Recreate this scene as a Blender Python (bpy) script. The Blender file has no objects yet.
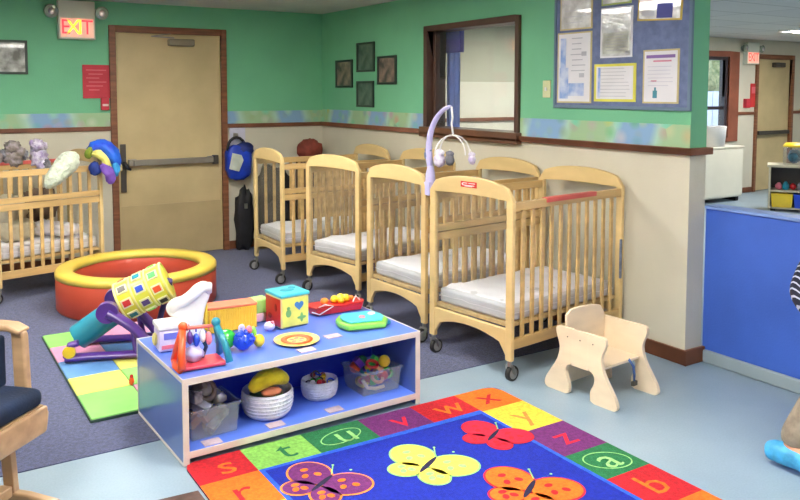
import bpy, bmesh, math, random
from mathutils import Vector, Matrix, noise
random.seed(7)
PI = math.pi
SC = bpy.context.scene
COL = SC.collection

# ---------------------------------------------------------------- colours and materials
def lin(c):
    return tuple(((v/255)/12.92 if v/255 <= .04045 else (((v/255)+.055)/1.055)**2.4) for v in c) + (1,)

MATS = {}
def mat(name, c, rough=.6, var=.06, scale=6, bump=0, bscale=60, metal=0, coat=0, emit=None, es=0, alpha=1, trans=0,
        stretch=None, c2=None, sheen=0):
    """procedural principled material: base colour gently varied by noise, optional bump"""
    if name in MATS: return MATS[name]
    m = bpy.data.materials.new(name); m.use_nodes = True
    nt = m.node_tree; N = nt.nodes; L = nt.links; b = N['Principled BSDF']
    tc = N.new('ShaderNodeTexCoord'); mp = N.new('ShaderNodeMapping'); nz = N.new('ShaderNodeTexNoise')
    L.new(tc.outputs['Object'], mp.inputs[0]); L.new(mp.outputs[0], nz.inputs['Vector'])
    mp.inputs['Scale'].default_value = stretch or (1, 1, 1)
    nz.inputs['Scale'].default_value = scale; nz.inputs['Detail'].default_value = 5
    a = lin(c); d = lin(c2) if c2 else tuple(v*(1-var*2.2) for v in a[:3]) + (1,)
    e = a if c2 else tuple(min(1, v*(1+var)) for v in a[:3]) + (1,)
    r = N.new('ShaderNodeValToRGB'); r.color_ramp.elements[0].position = .35; r.color_ramp.elements[1].position = .65
    r.color_ramp.elements[0].color = d; r.color_ramp.elements[1].color = e
    L.new(nz.outputs[0], r.inputs[0]); L.new(r.outputs[0], b.inputs['Base Color'])
    b.inputs['Roughness'].default_value = rough; b.inputs['Metallic'].default_value = metal
    b.inputs['Coat Weight'].default_value = coat; b.inputs['Alpha'].default_value = alpha
    b.inputs['Transmission Weight'].default_value = trans
    b.inputs['Sheen Weight'].default_value = sheen
    if emit:
        b.inputs['Emission Color'].default_value = lin(emit); b.inputs['Emission Strength'].default_value = es
    if bump:
        n2 = N.new('ShaderNodeTexNoise'); n2.inputs['Scale'].default_value = bscale; n2.inputs['Detail'].default_value = 4
        L.new(tc.outputs['Object'], n2.inputs['Vector'])
        bp = N.new('ShaderNodeBump'); bp.inputs['Strength'].default_value = bump; bp.inputs['Distance'].default_value = .01
        L.new(n2.outputs[0], bp.inputs['Height']); L.new(bp.outputs[0], b.inputs['Normal'])
    MATS[name] = m
    return m

M = dict(
 green=mat('green_paint', (118,192,150), .75, .03, 2, .15, 90),
 cream=mat('cream_wall', (205,200,182), .75, .03, 2, .1, 90),
 olive=mat('upper_wall_reflection_tone', (172,170,150), .8, .03, 2),  # cream wall toned down: reflection in the window glass put into the colour
 ceil=mat('ceiling_white', (200,200,196), .9, .03, 3, .2, 40),
 brown=mat('brown_trim', (134,84,56), .5, .15, 4, .1, 30, stretch=(1,1,8)),
 brownh=mat('brown_trim_rail', (124,74,50), .5, .15, 4, .1, 30),
 dkbrown=mat('dark_brown_window_frame', (84,58,48), .5, .12, 4),
 doorp=mat('door_tan', (198,178,134), .55, .05, 2.5, .05, 20),
 maple=mat('crib_maple', (206,176,124), .42, .10, 3, .05, 40, stretch=(6,6,.7), coat=.2),
 mapleh=mat('crib_maple_rail', (202,168,112), .42, .10, 3, .05, 40, stretch=(.7,6,6), coat=.2),
 maple_pale=mat('crib_maple_pale', (216,188,132), .4, .06, 3, .05, 40, stretch=(1,1,3), coat=.2),
 birch=mat('birch_ply', (232,212,184), .5, .05, 3, .05, 30, stretch=(1,1,3)),
 birche=mat('birch_ply_edge', (205,170,135), .5, .1, 20, stretch=(1,1,1)),
 oak=mat('glider_wood', (190,155,118), .45, .10, 3, .05, 30, stretch=(1,5,5), coat=.2),
 navy=mat('navy_cushion', (8,30,60), .9, .15, 8, .2, 120),
 sheet=mat('white_sheet', (240,238,246), .85, .03, 5, .35, 14),
 vinylpad=mat('mattress_cover', (205,205,212), .5, .03, 5),
 black=mat('black_rubber', (28,28,30), .6, .1, 10),
 steel=mat('brushed_steel', (160,160,158), .3, .05, 10, metal=.9),
 grey=mat('grey_plastic', (130,130,130), .4, .04, 8),
 dgrey=mat('dark_grey_metal', (78,74,70), .4, .08, 8, metal=.5),
 white=mat('white_plastic', (232,230,228), .35, .02, 8, coat=.3),
 cabwhite=mat('white_cabinet', (216,213,198), .5, .02, 3),
 red=mat('red_plastic', (205,35,40), .35, .06, 8, coat=.4),
 redsoft=mat('red_orange_vinyl', (188,68,44), .45, .06, 3, coat=.15),
 yelsoft=mat('yellow_vinyl', (220,192,78), .45, .05, 3, coat=.15),
 ltblue=mat('light_blue_vinyl', (120,165,200), .5, .05, 3),
 orange=mat('orange_plastic', (245,90,35), .35, .05, 8, coat=.4),
 teal=mat('teal_plastic', (30,140,165), .35, .06, 8, coat=.4),
 cyan=mat('cyan_plastic', (80,200,215), .4, .05, 8, coat=.3),
 lime=mat('lime_plastic', (140,220,80), .4, .05, 8, coat=.3),
 gballs=mat('green_plastic', (50,190,70), .3, .06, 8, coat=.5),
 blue=mat('blue_plastic', (25,75,215), .3, .06, 8, coat=.5),
 purple=mat('purple_plastic', (82,42,140), .35, .06, 8, coat=.4),
 lav=mat('lavender_plastic', (190,185,232), .4, .04, 8),
 yel=mat('yellow_plastic', (240,205,40), .35, .05, 8, coat=.4),
 yelbox=mat('yellow_basket', (238,190,60), .55, .06, 8, .2, 60),
 pink=mat('pink_plastic', (235,130,150), .4, .05, 8),
 peach=mat('peach_card', (196,176,184), .6, .12, 14),
 coral=mat('coral_strip', (205,92,84), .5, .05, 10),
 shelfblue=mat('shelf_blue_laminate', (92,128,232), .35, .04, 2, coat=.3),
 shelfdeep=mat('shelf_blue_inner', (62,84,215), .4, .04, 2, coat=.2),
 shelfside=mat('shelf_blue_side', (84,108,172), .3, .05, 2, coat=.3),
 shelfedge=mat('shelf_white_edging', (206,198,192), .4, .03, 10),
 basket=mat('white_woven_basket', (222,224,234), .6, .06, 30, .6, 70),
 bluebag=mat('blue_bag_fabric', (22,62,190), .5, .15, 9, .3, 20),
 blackbag=mat('black_bag_fabric', (30,30,36), .7, .2, 9, .3, 20),
 fluffy=mat('pale_green_plush', (205,215,195), .95, .12, 25, .9, 50, sheen=.4),
 plushg=mat('grey_plush', (140,140,150), .95, .3, 22, .9, 50, sheen=.4),
 plushp=mat('lilac_plush', (160,140,190), .95, .3, 22, .9, 50, c2=(230,225,240), sheen=.4),
 plushb=mat('brown_green_plush', (140,130,120), .95, .3, 22, .9, 50, c2=(170,160,165)),
 cloth_c=mat('cream_cloth', (200,192,168), .9, .1, 9, .5, 20),
 cloth_b=mat('brown_cloth', (120,100,84), .9, .2, 9, .5, 20),
 halfblue=mat('half_wall_blue', (62,102,200), .55, .04, 3, .15, 90),
 capblue=mat('half_wall_cap', (128,158,220), .4, .04, 3),
 coving=mat('grey_vinyl_coving', (150,165,172), .3, .04, 3, coat=.4),
 board=mat('blue_felt_board', (112,126,164), .9, .08, 20, .2, 90),
 paper=mat('paper_white', (226,226,232), .7, .02, 4),
 paperb=mat('blue_watercolour', (135,165,220), .7, .2, 14, c2=(205,215,235)),
 paperg=mat('grey_paper', (196,200,192), .5, .15, 12),
 sleeve=mat('glossy_sleeve', (214,216,216), .15, .12, 16, coat=1, bump=.6, bscale=12),
 pyel=mat('yellow_card', (225,220,90), .6, .05, 6),
 ptan=mat('tan_card', (205,190,140), .6, .05, 6),
 ink=mat('grey_ink', (185,187,198), .7, .05, 6),
 inkp=mat('purple_ink', (140,110,175), .7, .05, 6),
 inkred=mat('pink_ink', (215,140,165), .7, .05, 6),
 notice=mat('red_notice', (196,48,66), .6, .05, 6),
 noticel=mat('red_notice_text', (222,110,120), .6, .05, 6),
 photo=mat('dark_photo', (70,64,62), .35, .3, 12, c2=(150,120,110), coat=.5),
 photog=mat('dark_green_photo', (56,78,68), .35, .3, 12, c2=(96,110,100), coat=.5),
 silver=mat('silver_art', (90,92,86), .3, .4, 9, c2=(205,208,205), coat=.6),
 frameg=mat('grey_green_frame', (96,116,102), .4, .05, 8),
 framed=mat('dark_frame', (46,62,54), .4, .05, 8),
 signw=mat('sign_housing', (198,204,190), .5, .03, 5),
 lampglass=mat('lamp_head', (150,165,150), .25, .05, 5, metal=.4),
 bulb=mat('lamp_reflector', (230,225,230), .1, .05, 5, metal=.6),
 exitr=mat('exit_letter_red', (200,40,60), .5, .02, 5, emit=(255,60,70), es=.55),
 exity=mat('exit_letter_glow', (255,170,60), .5, .02, 5, emit=(255,120,20), es=3.2),
 exitdim=mat('exit_letter_dim', (235,90,80), .5, .02, 5, emit=(255,90,80), es=.5),
 lit=mat('light_diffuser', (250,250,250), .5, .0, 5, emit=(255,250,240), es=14),
 lit2=mat('light_diffuser_far', (250,250,250), .5, .0, 5, emit=(255,252,246), es=16),
 khaki=mat('khaki_trousers', (150,138,122), .9, .12, 20, .4, 60),
 shoecover=mat('blue_shoe_cover', (70,170,225), .5, .12, 20, .6, 30),
 skin=mat('skin', (205,150,120), .55, .04, 10),
 hair=mat('dark_hair', (60,42,30), .7, .2, 40, .5, 80),
 eye=mat('eye_white', (235,235,230), .3, .02, 10),
 iris=mat('iris_brown', (60,40,25), .3, .02, 10),
 lip=mat('lips', (175,95,90), .5, .02, 10),
 hedge=mat('hedge_leaves', (120,130,80), .9, .3, 12, .9, 18, c2=(190,180,130)),
 fence=mat('white_fence', (235,230,240), .7, .04, 6),
 ground=mat('outdoor_ground', (150,150,120), .9, .2, 3),
 mat_brown=mat('brown_floor_mat', (96,72,64), .8, .2, 12, .3, 60),
 carpet=mat('carpet_blue', (78,86,128), .95, .16, 60, .9, 260, sheen=.2),
)

def clear(name, tint, fac=.25, rough=.08):
    """thin clear plastic / glass: mostly see-through with real fresnel reflection"""
    m = bpy.data.materials.new(name); m.use_nodes = True; nt = m.node_tree; N = nt.nodes; L = nt.links
    for n in list(N): N.remove(n)
    out = N.new('ShaderNodeOutputMaterial'); tr = N.new('ShaderNodeBsdfTransparent'); gl = N.new('ShaderNodeBsdfGlossy')
    df = N.new('ShaderNodeBsdfDiffuse'); mx = N.new('ShaderNodeMixShader'); m2 = N.new('ShaderNodeMixShader'); fr = N.new('ShaderNodeFresnel')
    nz = N.new('ShaderNodeTexNoise'); nz.inputs['Scale'].default_value = 14
    ma = N.new('ShaderNodeMath'); ma.operation = 'MULTIPLY_ADD'; ma.inputs[1].default_value = fac*.6; ma.inputs[2].default_value = fac*.7
    L.new(nz.outputs[0], ma.inputs[0])
    fr.inputs[0].default_value = 1.45; gl.inputs['Roughness'].default_value = rough
    df.inputs[0].default_value = lin(tint); tr.inputs[0].default_value = (.96,.97,.97,1)
    L.new(ma.outputs[0], m2.inputs[0]); L.new(tr.outputs[0], m2.inputs[1]); L.new(df.outputs[0], m2.inputs[2])
    ge = N.new('ShaderNodeNewGeometry'); ms = N.new('ShaderNodeMath'); ms.operation='SUBTRACT'; ms.inputs[0].default_value=1; mu = N.new('ShaderNodeMath'); mu.operation='MULTIPLY'
    L.new(ge.outputs['Backfacing'], ms.inputs[1]); L.new(ms.outputs[0], mu.inputs[0]); L.new(fr.outputs[0], mu.inputs[1]); L.new(mu.outputs[0], mx.inputs[0]); L.new(m2.outputs[0], mx.inputs[1]); L.new(gl.outputs[0], mx.inputs[2])
    L.new(mx.outputs[0], out.inputs[0]); return m
M['glass'] = clear('window_glass', (200,205,200), .03, .04)
M['acrylic'] = clear('clear_acrylic', (225,225,220), .025, .12)
M['tub'] = clear('clear_bin_plastic', (200,208,220), .16, .2)
M['jar'] = clear('clear_jar_plastic', (220,220,215), .2, .1)

def vinyl_floor():
    m = bpy.data.materials.new('pale_blue_vinyl_floor'); m.use_nodes = True; nt = m.node_tree; N = nt.nodes; L = nt.links; b = N['Principled BSDF']
    tc = N.new('ShaderNodeTexCoord'); n1 = N.new('ShaderNodeTexNoise'); n1.inputs['Scale'].default_value = 1.6; n1.inputs['Detail'].default_value = 8
    n2 = N.new('ShaderNodeTexNoise'); n2.inputs['Scale'].default_value = 120
    r = N.new('ShaderNodeValToRGB'); r.color_ramp.elements[0].color = lin((132,154,172)); r.color_ramp.elements[1].color = lin((152,172,187))
    r.color_ramp.elements[0].position = .3; r.color_ramp.elements[1].position = .7
    mx = N.new('ShaderNodeMixRGB'); mx.blend_type = 'OVERLAY'; mx.inputs[0].default_value = .12
    L.new(tc.outputs['Object'], n1.inputs['Vector']); L.new(tc.outputs['Object'], n2.inputs['Vector'])
    L.new(n1.outputs[0], r.inputs[0]); L.new(r.outputs[0], mx.inputs[1]); L.new(n2.outputs[0], mx.inputs[2]); L.new(mx.outputs[0], b.inputs['Base Color'])
    b.inputs['Roughness'].default_value = .32; b.inputs['Specular IOR Level'].default_value = .5
    return m
M['vinyl'] = vinyl_floor()

def border_mat():
    """wallpaper border: soft blue, green and yellow motifs on a pale ground"""
    m = bpy.data.materials.new('wallpaper_border'); m.use_nodes = True; nt = m.node_tree; N = nt.nodes; L = nt.links; b = N['Principled BSDF']
    tc = N.new('ShaderNodeTexCoord')
    w = N.new('ShaderNodeTexWave'); w.inputs['Scale'].default_value = .85; w.inputs['Distortion'].default_value = 1.4; w.bands_direction = 'DIAGONAL'
    mp = N.new('ShaderNodeMapping'); mp.inputs['Scale'].default_value = (1,1,.3)
    L.new(tc.outputs['Object'], mp.inputs[0]); L.new(mp.outputs[0], w.inputs['Vector'])
    r = N.new('ShaderNodeValToRGB'); cr = r.color_ramp
    cr.elements[0].color = lin((132,168,206)); cr.elements[0].position = .25
    cr.elements[1].color = lin((158,190,150)); cr.elements[1].position = .75
    e = cr.elements.new(.5); e.color = lin((170,205,190))
    v = N.new('ShaderNodeTexVoronoi'); v.inputs['Scale'].default_value = 11; L.new(tc.outputs['Object'], v.inputs['Vector'])
    r2 = N.new('ShaderNodeValToRGB'); r2.color_ramp.elements[0].position = .12; r2.color_ramp.elements[1].position = .62
    r2.color_ramp.elements[0].color = (1,1,1,1); r2.color_ramp.elements[1].color = (0,0,0,1)
    L.new(v.outputs['Distance'], r2.inputs[0])
    h = N.new('ShaderNodeMixRGB'); h.inputs[0].default_value = .5; h.inputs[1].default_value = lin((120,170,90)); L.new(v.outputs['Color'], h.inputs[2])
    mx = N.new('ShaderNodeMixRGB'); ml = N.new('ShaderNodeMath'); ml.operation = 'MULTIPLY'; ml.inputs[1].default_value = .6
    L.new(r2.outputs[0], ml.inputs[0]); L.new(ml.outputs[0], mx.inputs[0]); L.new(w.outputs['Color'], r.inputs[0]); L.new(r.outputs[0], mx.inputs[1]); L.new(h.outputs[0], mx.inputs[2])
    L.new(mx.outputs[0], b.inputs['Base Color']); b.inputs['Roughness'].default_value = .7
    return m
M['border'] = border_mat()

def tile_mat():
    m = bpy.data.materials.new('ceiling_tiles'); m.use_nodes = True; nt = m.node_tree; N = nt.nodes; L = nt.links; b = N['Principled BSDF']
    tc = N.new('ShaderNodeTexCoord'); br = N.new('ShaderNodeTexBrick'); br.offset = 0
    br.inputs['Scale'].default_value = 1; br.inputs['Brick Width'].default_value = 1.2; br.inputs['Row Height'].default_value = .6
    br.inputs['Mortar Size'].default_value = .012; br.inputs['Color1'].default_value = lin((205,205,200)); br.inputs['Color2'].default_value = lin((198,198,196)); br.inputs['Mortar'].default_value = lin((165,165,160))
    L.new(tc.outputs['Object'], br.inputs['Vector']); L.new(br.outputs[0], b.inputs['Base Color']); b.inputs['Roughness'].default_value = .9
    return m
M['tiles'] = tile_mat()

def stripe_mat(name, a, c, scale, rot):
    m = bpy.data.materials.new(name); m.use_nodes = True; nt = m.node_tree; N = nt.nodes; L = nt.links; b = N['Principled BSDF']
    tc = N.new('ShaderNodeTexCoord'); mp = N.new('ShaderNodeMapping'); mp.inputs['Rotation'].default_value = rot
    w = N.new('ShaderNodeTexWave'); w.inputs['Scale'].default_value = scale; w.inputs['Distortion'].default_value = .6
    r = N.new('ShaderNodeValToRGB'); r.color_ramp.elements[0].position = .78; r.color_ramp.elements[1].position = .9
    r.color_ramp.elements[0].color = lin(a); r.color_ramp.elements[1].color = lin(c)
    L.new(tc.outputs['Object'], mp.inputs[0]); L.new(mp.outputs[0], w.inputs['Vector']); L.new(w.outputs[0], r.inputs[0]); L.new(r.outputs[0], b.inputs['Base Color'])
    b.inputs['Roughness'].default_value = .9
    return m
M['stripe'] = stripe_mat('navy_white_stripe_knit', (22,26,48), (180,185,205), 16, (0,.5,.3))

# ---------------------------------------------------------------- mesh builder
class MB:
    def __init__(s): s.v=[]; s.f=[]; s.m=[]; s.sm=[]; s.M=Matrix()
    def add(s, vs, fs, m=0, smooth=False):
        o=len(s.v); s.v += [tuple(s.M@Vector(p)) for p in vs]
        for f in fs: s.f.append([i+o for i in f]); s.m.append(m); s.sm.append(smooth)
        return s
    def box(s, x0,x1,y0,y1,z0,z1, m=0):
        vs=[(x,y,z) for x in (x0,x1) for y in (y0,y1) for z in (z0,z1)]
        return s.add(vs, [(0,1,3,2),(4,6,7,5),(0,4,5,1),(2,3,7,6),(0,2,6,4),(1,5,7,3)], m)
    def bar(s, a, b, w, h, m=0):
        """square bar from a to b, w wide horizontally, h high"""
        a=Vector(a); b=Vector(b); d=(b-a).normalized()
        up=Vector((0,0,1)) if abs(d.z)<.95 else Vector((1,0,0))
        r=d.cross(up).normalized(); u=r.cross(d)
        vs=[]
        for p in (a,b):
            for i,j in ((-1,-1),(1,-1),(1,1),(-1,1)): vs.append(p+r*i*w/2+u*j*h/2)
        return s.add(vs, [(3,2,1,0),(4,5,6,7),(0,1,5,4),(1,2,6,5),(2,3,7,6),(3,0,4,7)], m)
    def prism(s, pts, f0, f1, m=0, m_edge=None, smooth=False):
        """pts 2D outline; f0(u,v), f1(u,v) give the two faces"""
        n=len(pts); vs=[f0(*p) for p in pts]+[f1(*p) for p in pts]
        o=len(s.v); s.add(vs, [list(range(n))[::-1], [n+i for i in range(n)]], m)
        s.v = s.v[:o] + s.v[o:]
        me = m if m_edge is None else m_edge
        for i in range(n):
            j=(i+1)%n; s.f.append([o+i,o+j,o+n+j,o+n+i]); s.m.append(me); s.sm.append(smooth)
        return s
    def strip(s, outer, inner, f0, f1, m=0, closed=False):
        """plate between two curves with equal point counts, extruded between f0 and f1"""
        n=len(outer); vs=[f0(*p) for p in outer]+[f0(*p) for p in inner]+[f1(*p) for p in outer]+[f1(*p) for p in inner]
        fs=[]; rng=range(n if closed else n-1)
        for i in rng:
            j=(i+1)%n
            fs += [(i,j,n+j,n+i), (2*n+i,3*n+i,3*n+j,2*n+j), (i,2*n+i,2*n+j,j), (n+i,n+j,3*n+j,3*n+i)]
        if not closed: fs += [(0,n,3*n,2*n),(n-1,3*n-1,4*n-1,2*n-1)]
        return s.add(vs, fs, m)
    def tube(s, path, r, n=10, m=0, caps=True, sq=1):
        P=[Vector(p) for p in path]; R=r if isinstance(r,(list,tuple)) else [r]*len(P)
        vs=[]; prev=None
        for i,p in enumerate(P):
            d=((P[min(i+1,len(P)-1)]-p)+(p-P[max(i-1,0)])).normalized()
            if prev is None:
                a=Vector((0,0,1)) if abs(d.z)<.9 else Vector((1,0,0)); x=d.cross(a).normalized()
            else:
                x=(prev-d*prev.dot(d)).normalized()
            prev=x; y=d.cross(x)
            for k in range(n):
                t=2*PI*k/n; vs.append(p+x*math.cos(t)*R[i]+y*math.sin(t)*R[i]*sq)
        fs=[(i*n+k,i*n+(k+1)%n,(i+1)*n+(k+1)%n,(i+1)*n+k) for i in range(len(P)-1) for k in range(n)]
        if caps: fs += [tuple(range(n))[::-1], tuple((len(P)-1)*n+k for k in range(n))]
        return s.add(vs, fs, m, True)
    def cyl(s, a, b, r, n=20, m=0, r2=None):
        return s.tube([a,b],[r,r if r2 is None else r2],n,m)
    def lathe(s, prof, c=(0,0,0), n=32, m=0, sx=1, sy=1, close=False, smooth=True):
        vs=[(c[0]+r*math.cos(2*PI*k/n)*sx, c[1]+r*math.sin(2*PI*k/n)*sy, c[2]+z) for r,z in prof for k in range(n)]
        q=len(prof); rg=range(q if close else q-1)
        fs=[(i*n+k,i*n+(k+1)%n,((i+1)%q)*n+(k+1)%n,((i+1)%q)*n+k) for i in rg for k in range(n)]
        return s.add(vs, fs, m, smooth)
    def ball(s, c, r, m=0, nu=18, nv=12, lump=0, ls=8, power=1):
        rx,ry,rz = r if isinstance(r,(tuple,list)) else (r,r,r)
        vs=[]
        for j in range(nv+1):
            ph=PI*j/nv
            for k in range(nu):
                t=2*PI*k/nu
                d=Vector((math.sin(ph)*math.cos(t), math.sin(ph)*math.sin(t), math.cos(ph)))
                if power!=1: d=Vector([math.copysign(abs(q)**power,q) for q in d])
                k2=1+lump*noise.noise(d*ls*.3+Vector(c)*5) if lump else 1
                vs.append((c[0]+d.x*rx*k2, c[1]+d.y*ry*k2, c[2]+d.z*rz*k2))
        fs=[(j*nu+k,(j+1)*nu+k,(j+1)*nu+(k+1)%nu,j*nu+(k+1)%nu) for j in range(nv) for k in range(nu)]
        return s.add(vs, fs, m, True)
    def text(s, txt, size, fn, m=0, depth=0):
        """flat lettering; fn maps font (u,v) to a point"""
        cu=bpy.data.curves.new('t','FONT'); cu.body=txt; cu.size=size; cu.align_x='CENTER'; cu.align_y='CENTER'; cu.resolution_u=2
        ob=bpy.data.objects.new('t',cu); me=ob.to_mesh()
        vs=[fn(v.co.x,v.co.y) for v in me.vertices]; fs=[list(p.vertices) for p in me.polygons]
        s.add(vs, fs, m); ob.to_mesh_clear(); bpy.data.objects.remove(ob); bpy.data.curves.remove(cu)
        return s
    def build(s, name, mats, parent=None, loc=(0,0,0), bevel=0, subd=0, rotz=0, segs=2):
        me=bpy.data.meshes.new(name); me.from_pydata(s.v,[],s.f)
        for q in (mats if isinstance(mats,(list,tuple)) else [mats]): me.materials.append(q)
        for p,i,b in zip(me.polygons,s.m,s.sm): p.material_index=i; p.use_smooth=b
        bm=bmesh.new(); bm.from_mesh(me); bmesh.ops.remove_doubles(bm,verts=bm.verts,dist=1e-5)
        bmesh.ops.recalc_face_normals(bm,faces=bm.faces); bm.to_mesh(me); bm.free()
        o=bpy.data.objects.new(name,me); COL.objects.link(o); o.location=loc; o.rotation_euler=(0,0,rotz)
        if parent: o.parent=parent
        if bevel:
            b=o.modifiers.new('b','BEVEL'); b.width=bevel; b.segments=segs; b.limit_method='ANGLE'; b.angle_limit=.7
            for p in me.polygons: p.use_smooth=True
            b.harden_normals=True
        if subd:
            b=o.modifiers.new('s','SUBSURF'); b.levels=subd; b.render_levels=subd
        return o

def tag(o, label, cat, group=None, kind=None):
    if label: o['label']=label
    if cat: o['category']=cat
    if group: o['group']=group
    if kind: o['kind']=kind
    return o
def thing(name, label, cat, loc=(0,0,0), rotz=0, group=None, kind=None):
    o=bpy.data.objects.new(name,None); COL.objects.link(o); o.location=loc; o.rotation_euler=(0,0,rotz); o.empty_display_size=.1
    return tag(o,label,cat,group,kind)
def st(o): o['kind']='structure'; return o
def copy_tree(o, parent=None):
    c=o.copy(); COL.objects.link(c)
    if parent: c.parent=parent
    for ch in [q for q in bpy.data.objects if q.parent==o and q is not c]: copy_tree(ch,c)
    return c
XZ=lambda y:(lambda u,v:(u,y,v))
YZ=lambda x:(lambda u,v:(x,u,v))
XY=lambda z:(lambda u,v:(u,v,z))
def arcpts(cx,cz,rx,rz,a0,a1,n):
    return [(cx+rx*math.cos(a0+(a1-a0)*i/n), cz+rz*math.sin(a0+(a1-a0)*i/n)) for i in range(n+1)]

def chaikin(p,closed=False,k=2):
    for _ in range(k):
        q=[] if closed else [p[0]]
        n=len(p)
        for i in range(n if closed else n-1):
            a,b=p[i],p[(i+1)%n]; q+=[(a[0]*.75+b[0]*.25,a[1]*.75+b[1]*.25),(a[0]*.25+b[0]*.75,a[1]*.25+b[1]*.75)]
        if not closed: q.append(p[-1])
        p=q
    return p
# ================================================================ CAMERA (eye height 1.55 m; lens shift because the photo is a low crop)
CAMP=(-3.7098,-7.3766,1.55)
cd=bpy.data.cameras.new('camera'); cam=bpy.data.objects.new('camera',cd); COL.objects.link(cam); SC.camera=cam
cam.location=CAMP; cam.rotation_euler=(PI/2-.0727, -.0007, -.5636)
cd.sensor_width=36; cd.lens=36*790.604/800; cd.shift_y=-(250-148.75)/800; cd.clip_end=200; cd.clip_start=.05

# ================================================================ ROOM SHELL
ZC=2.34; RAIL=1.215
S=MB().box(-5.6,-.0,-8.8,-3.92,-.05,0).box(0,9,-8.8,.12,-.05,0)
st(S.build('floor',M['vinyl']))
st(MB().box(-5.6,0,-3.92,.12,-.05,.004).build('floor',M['carpet']))
st(MB().box(-5.7,0.1,-8.9,.1,ZC,ZC+.05).build('ceiling',M['ceil']))
st(MB().box(.1,9.1,-8.9,.1,ZC,ZC+.05).build('ceiling',M['tiles']))
# back wall of this room: cream below the rail, green above, door hole -2.118..-1.039
def wallpiece(mb,a,b,z0,z1,m): mb.box(a,b,0,.12,z0,z1,m)
bw=MB()
DX0,DX1,DZ=-2.118,-1.035,2.135
for a,b in ((-5.6,DX0+.03),(DX1-.03,0)):
    bw.box(a,b,0,.12,0,RAIL,1); bw.box(a,b,0,.12,RAIL,ZC,0)
bw.box(DX0+.03,DX1-.03,0,.12,DZ-.03,ZC,0); bw.box(DX0+.03,DX1-.03,.09,.12,-.05,DZ-.03,1)
st(bw.build('wall_back',[M['green'],M['cream']]))
# right wall (x=0..0.16) with the interior window opening
WY0,WY1,WZ0,WZ1=-3.10,-1.905,1.235,2.085
WE=-4.53
rw=MB()
def rwall(y0,y1,z0,z1):
    if z0<RAIL: rw.box(0,.14,y0,y1,z0,min(z1,RAIL),1)
    if z1>RAIL: rw.box(0,.11,y0,y1,max(z0,RAIL),z1,0); rw.box(.11,.14,y0,y1,max(z0,RAIL),z1,1)
rwall(WY1,.0,0,ZC); rwall(WY0,WY1,0,WZ0); rwall(WY0,WY1,WZ1,ZC); rwall(WE+.01,WY0,0,ZC)
rw.box(0,.14,WE,WE+.01,0,RAIL,1); rw.box(0,.14,WE,WE+.01,RAIL,ZC,0)
st(rw.build('wall_right',[M['green'],M['cream']]))
st(MB().box(-5.7,-5.6,-8.8,.1,0,ZC).build('wall_left',M['cream']))
st(MB().box(-5.6,9,-8.9,-8.8,0,ZC).build('wall_front',M['cream']))
# neighbouring room walls
NX=[(6.10,6.72),(7.44,8.34)]
nw=MB()
def nb(a,b,z0,z1): nw.box(a,b,0,.12,z0,z1,0)
nb(.16,6.1,0,1.66)
nw.box(.16,6.1,0,.12,1.66,ZC,1)  # upper band painted darker to stand in for reflection and shade in the glass
nb(6.1,6.72,0,.86); nb(6.1,6.72,2.06,ZC); nb(6.72,7.44,0,ZC); nb(7.44,8.34,2.08,ZC); nb(8.34,9,0,ZC)
nw.box(7.44,8.34,.1,.12,0,2.08,0)
st(nw.build('wall_far',[M['cream'],M['olive']]))
st(MB().box(9,9.1,-8.9,.1,0,ZC).build('wall_far_right',M['cream']))
# trims
def trim(name,mb,m,bev=.004): return st(mb.build(name,m,bevel=bev))
t=MB()
for a,b in ((-5.6,DX0),(DX1,-.022)): t.box(a,b,-.022,0,RAIL-.02,RAIL+.018)
trim('trim_1',t,M['brownh'])
t=MB().box(-.03,0,WE-.03,0,RAIL-.02,RAIL+.02).box(-.03,.165,WE-.03,WE,RAIL-.02,RAIL+.02)
trim('trim_2',t,M['brownh'])
t=MB()
for a,b in ((-5.6,DX0),(DX1,-.0)): t.box(a,b,-.004,0,RAIL+.018,RAIL+.14)
t.box(-.004,0,WE,WY0-.002,RAIL+.02,RAIL+.148).box(-.004,0,WY1+.002,-.004,RAIL+.02,RAIL+.148)
st(t.build('trim_3',M['border']))
t=MB()
for a,b in ((.16,6.0),(6.95,7.38),(8.4,9)): t.box(a,b,-.025,0,RAIL-.02,RAIL+.025)
trim('trim_4',t,M['brownh'])
t=MB()
for a,b in ((-5.6,DX0),(DX1,-.012)): t.box(a,b,-.012,0,0,.085)
trim('baseboard_back',t,M['brownh'])
trim('baseboard_right',MB().box(-.015,0,WE-.02,0,0,.088).box(-.015,.155,WE-.02,WE,0,.088),M['brownh'])
t=MB()
for a,b in ((.16,7.38),(8.4,9)): t.box(a,b,-.012,0,0,.08)
trim('baseboard_far',t,M['brownh'])
# blue half wall with pale cap and grey coving
hw=MB().box(.155,.25,-8.8,WE,0,.885)
st(hw.build('wall_half',M['halfblue']))
trim('trim_5',MB().box(.142,.263,-8.8,WE,.885,.903),M['capblue'])
trim('baseboard_half',MB().box(.127,.155,-8.8,WE-.02,0,.075),M['coving'],.01)

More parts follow.
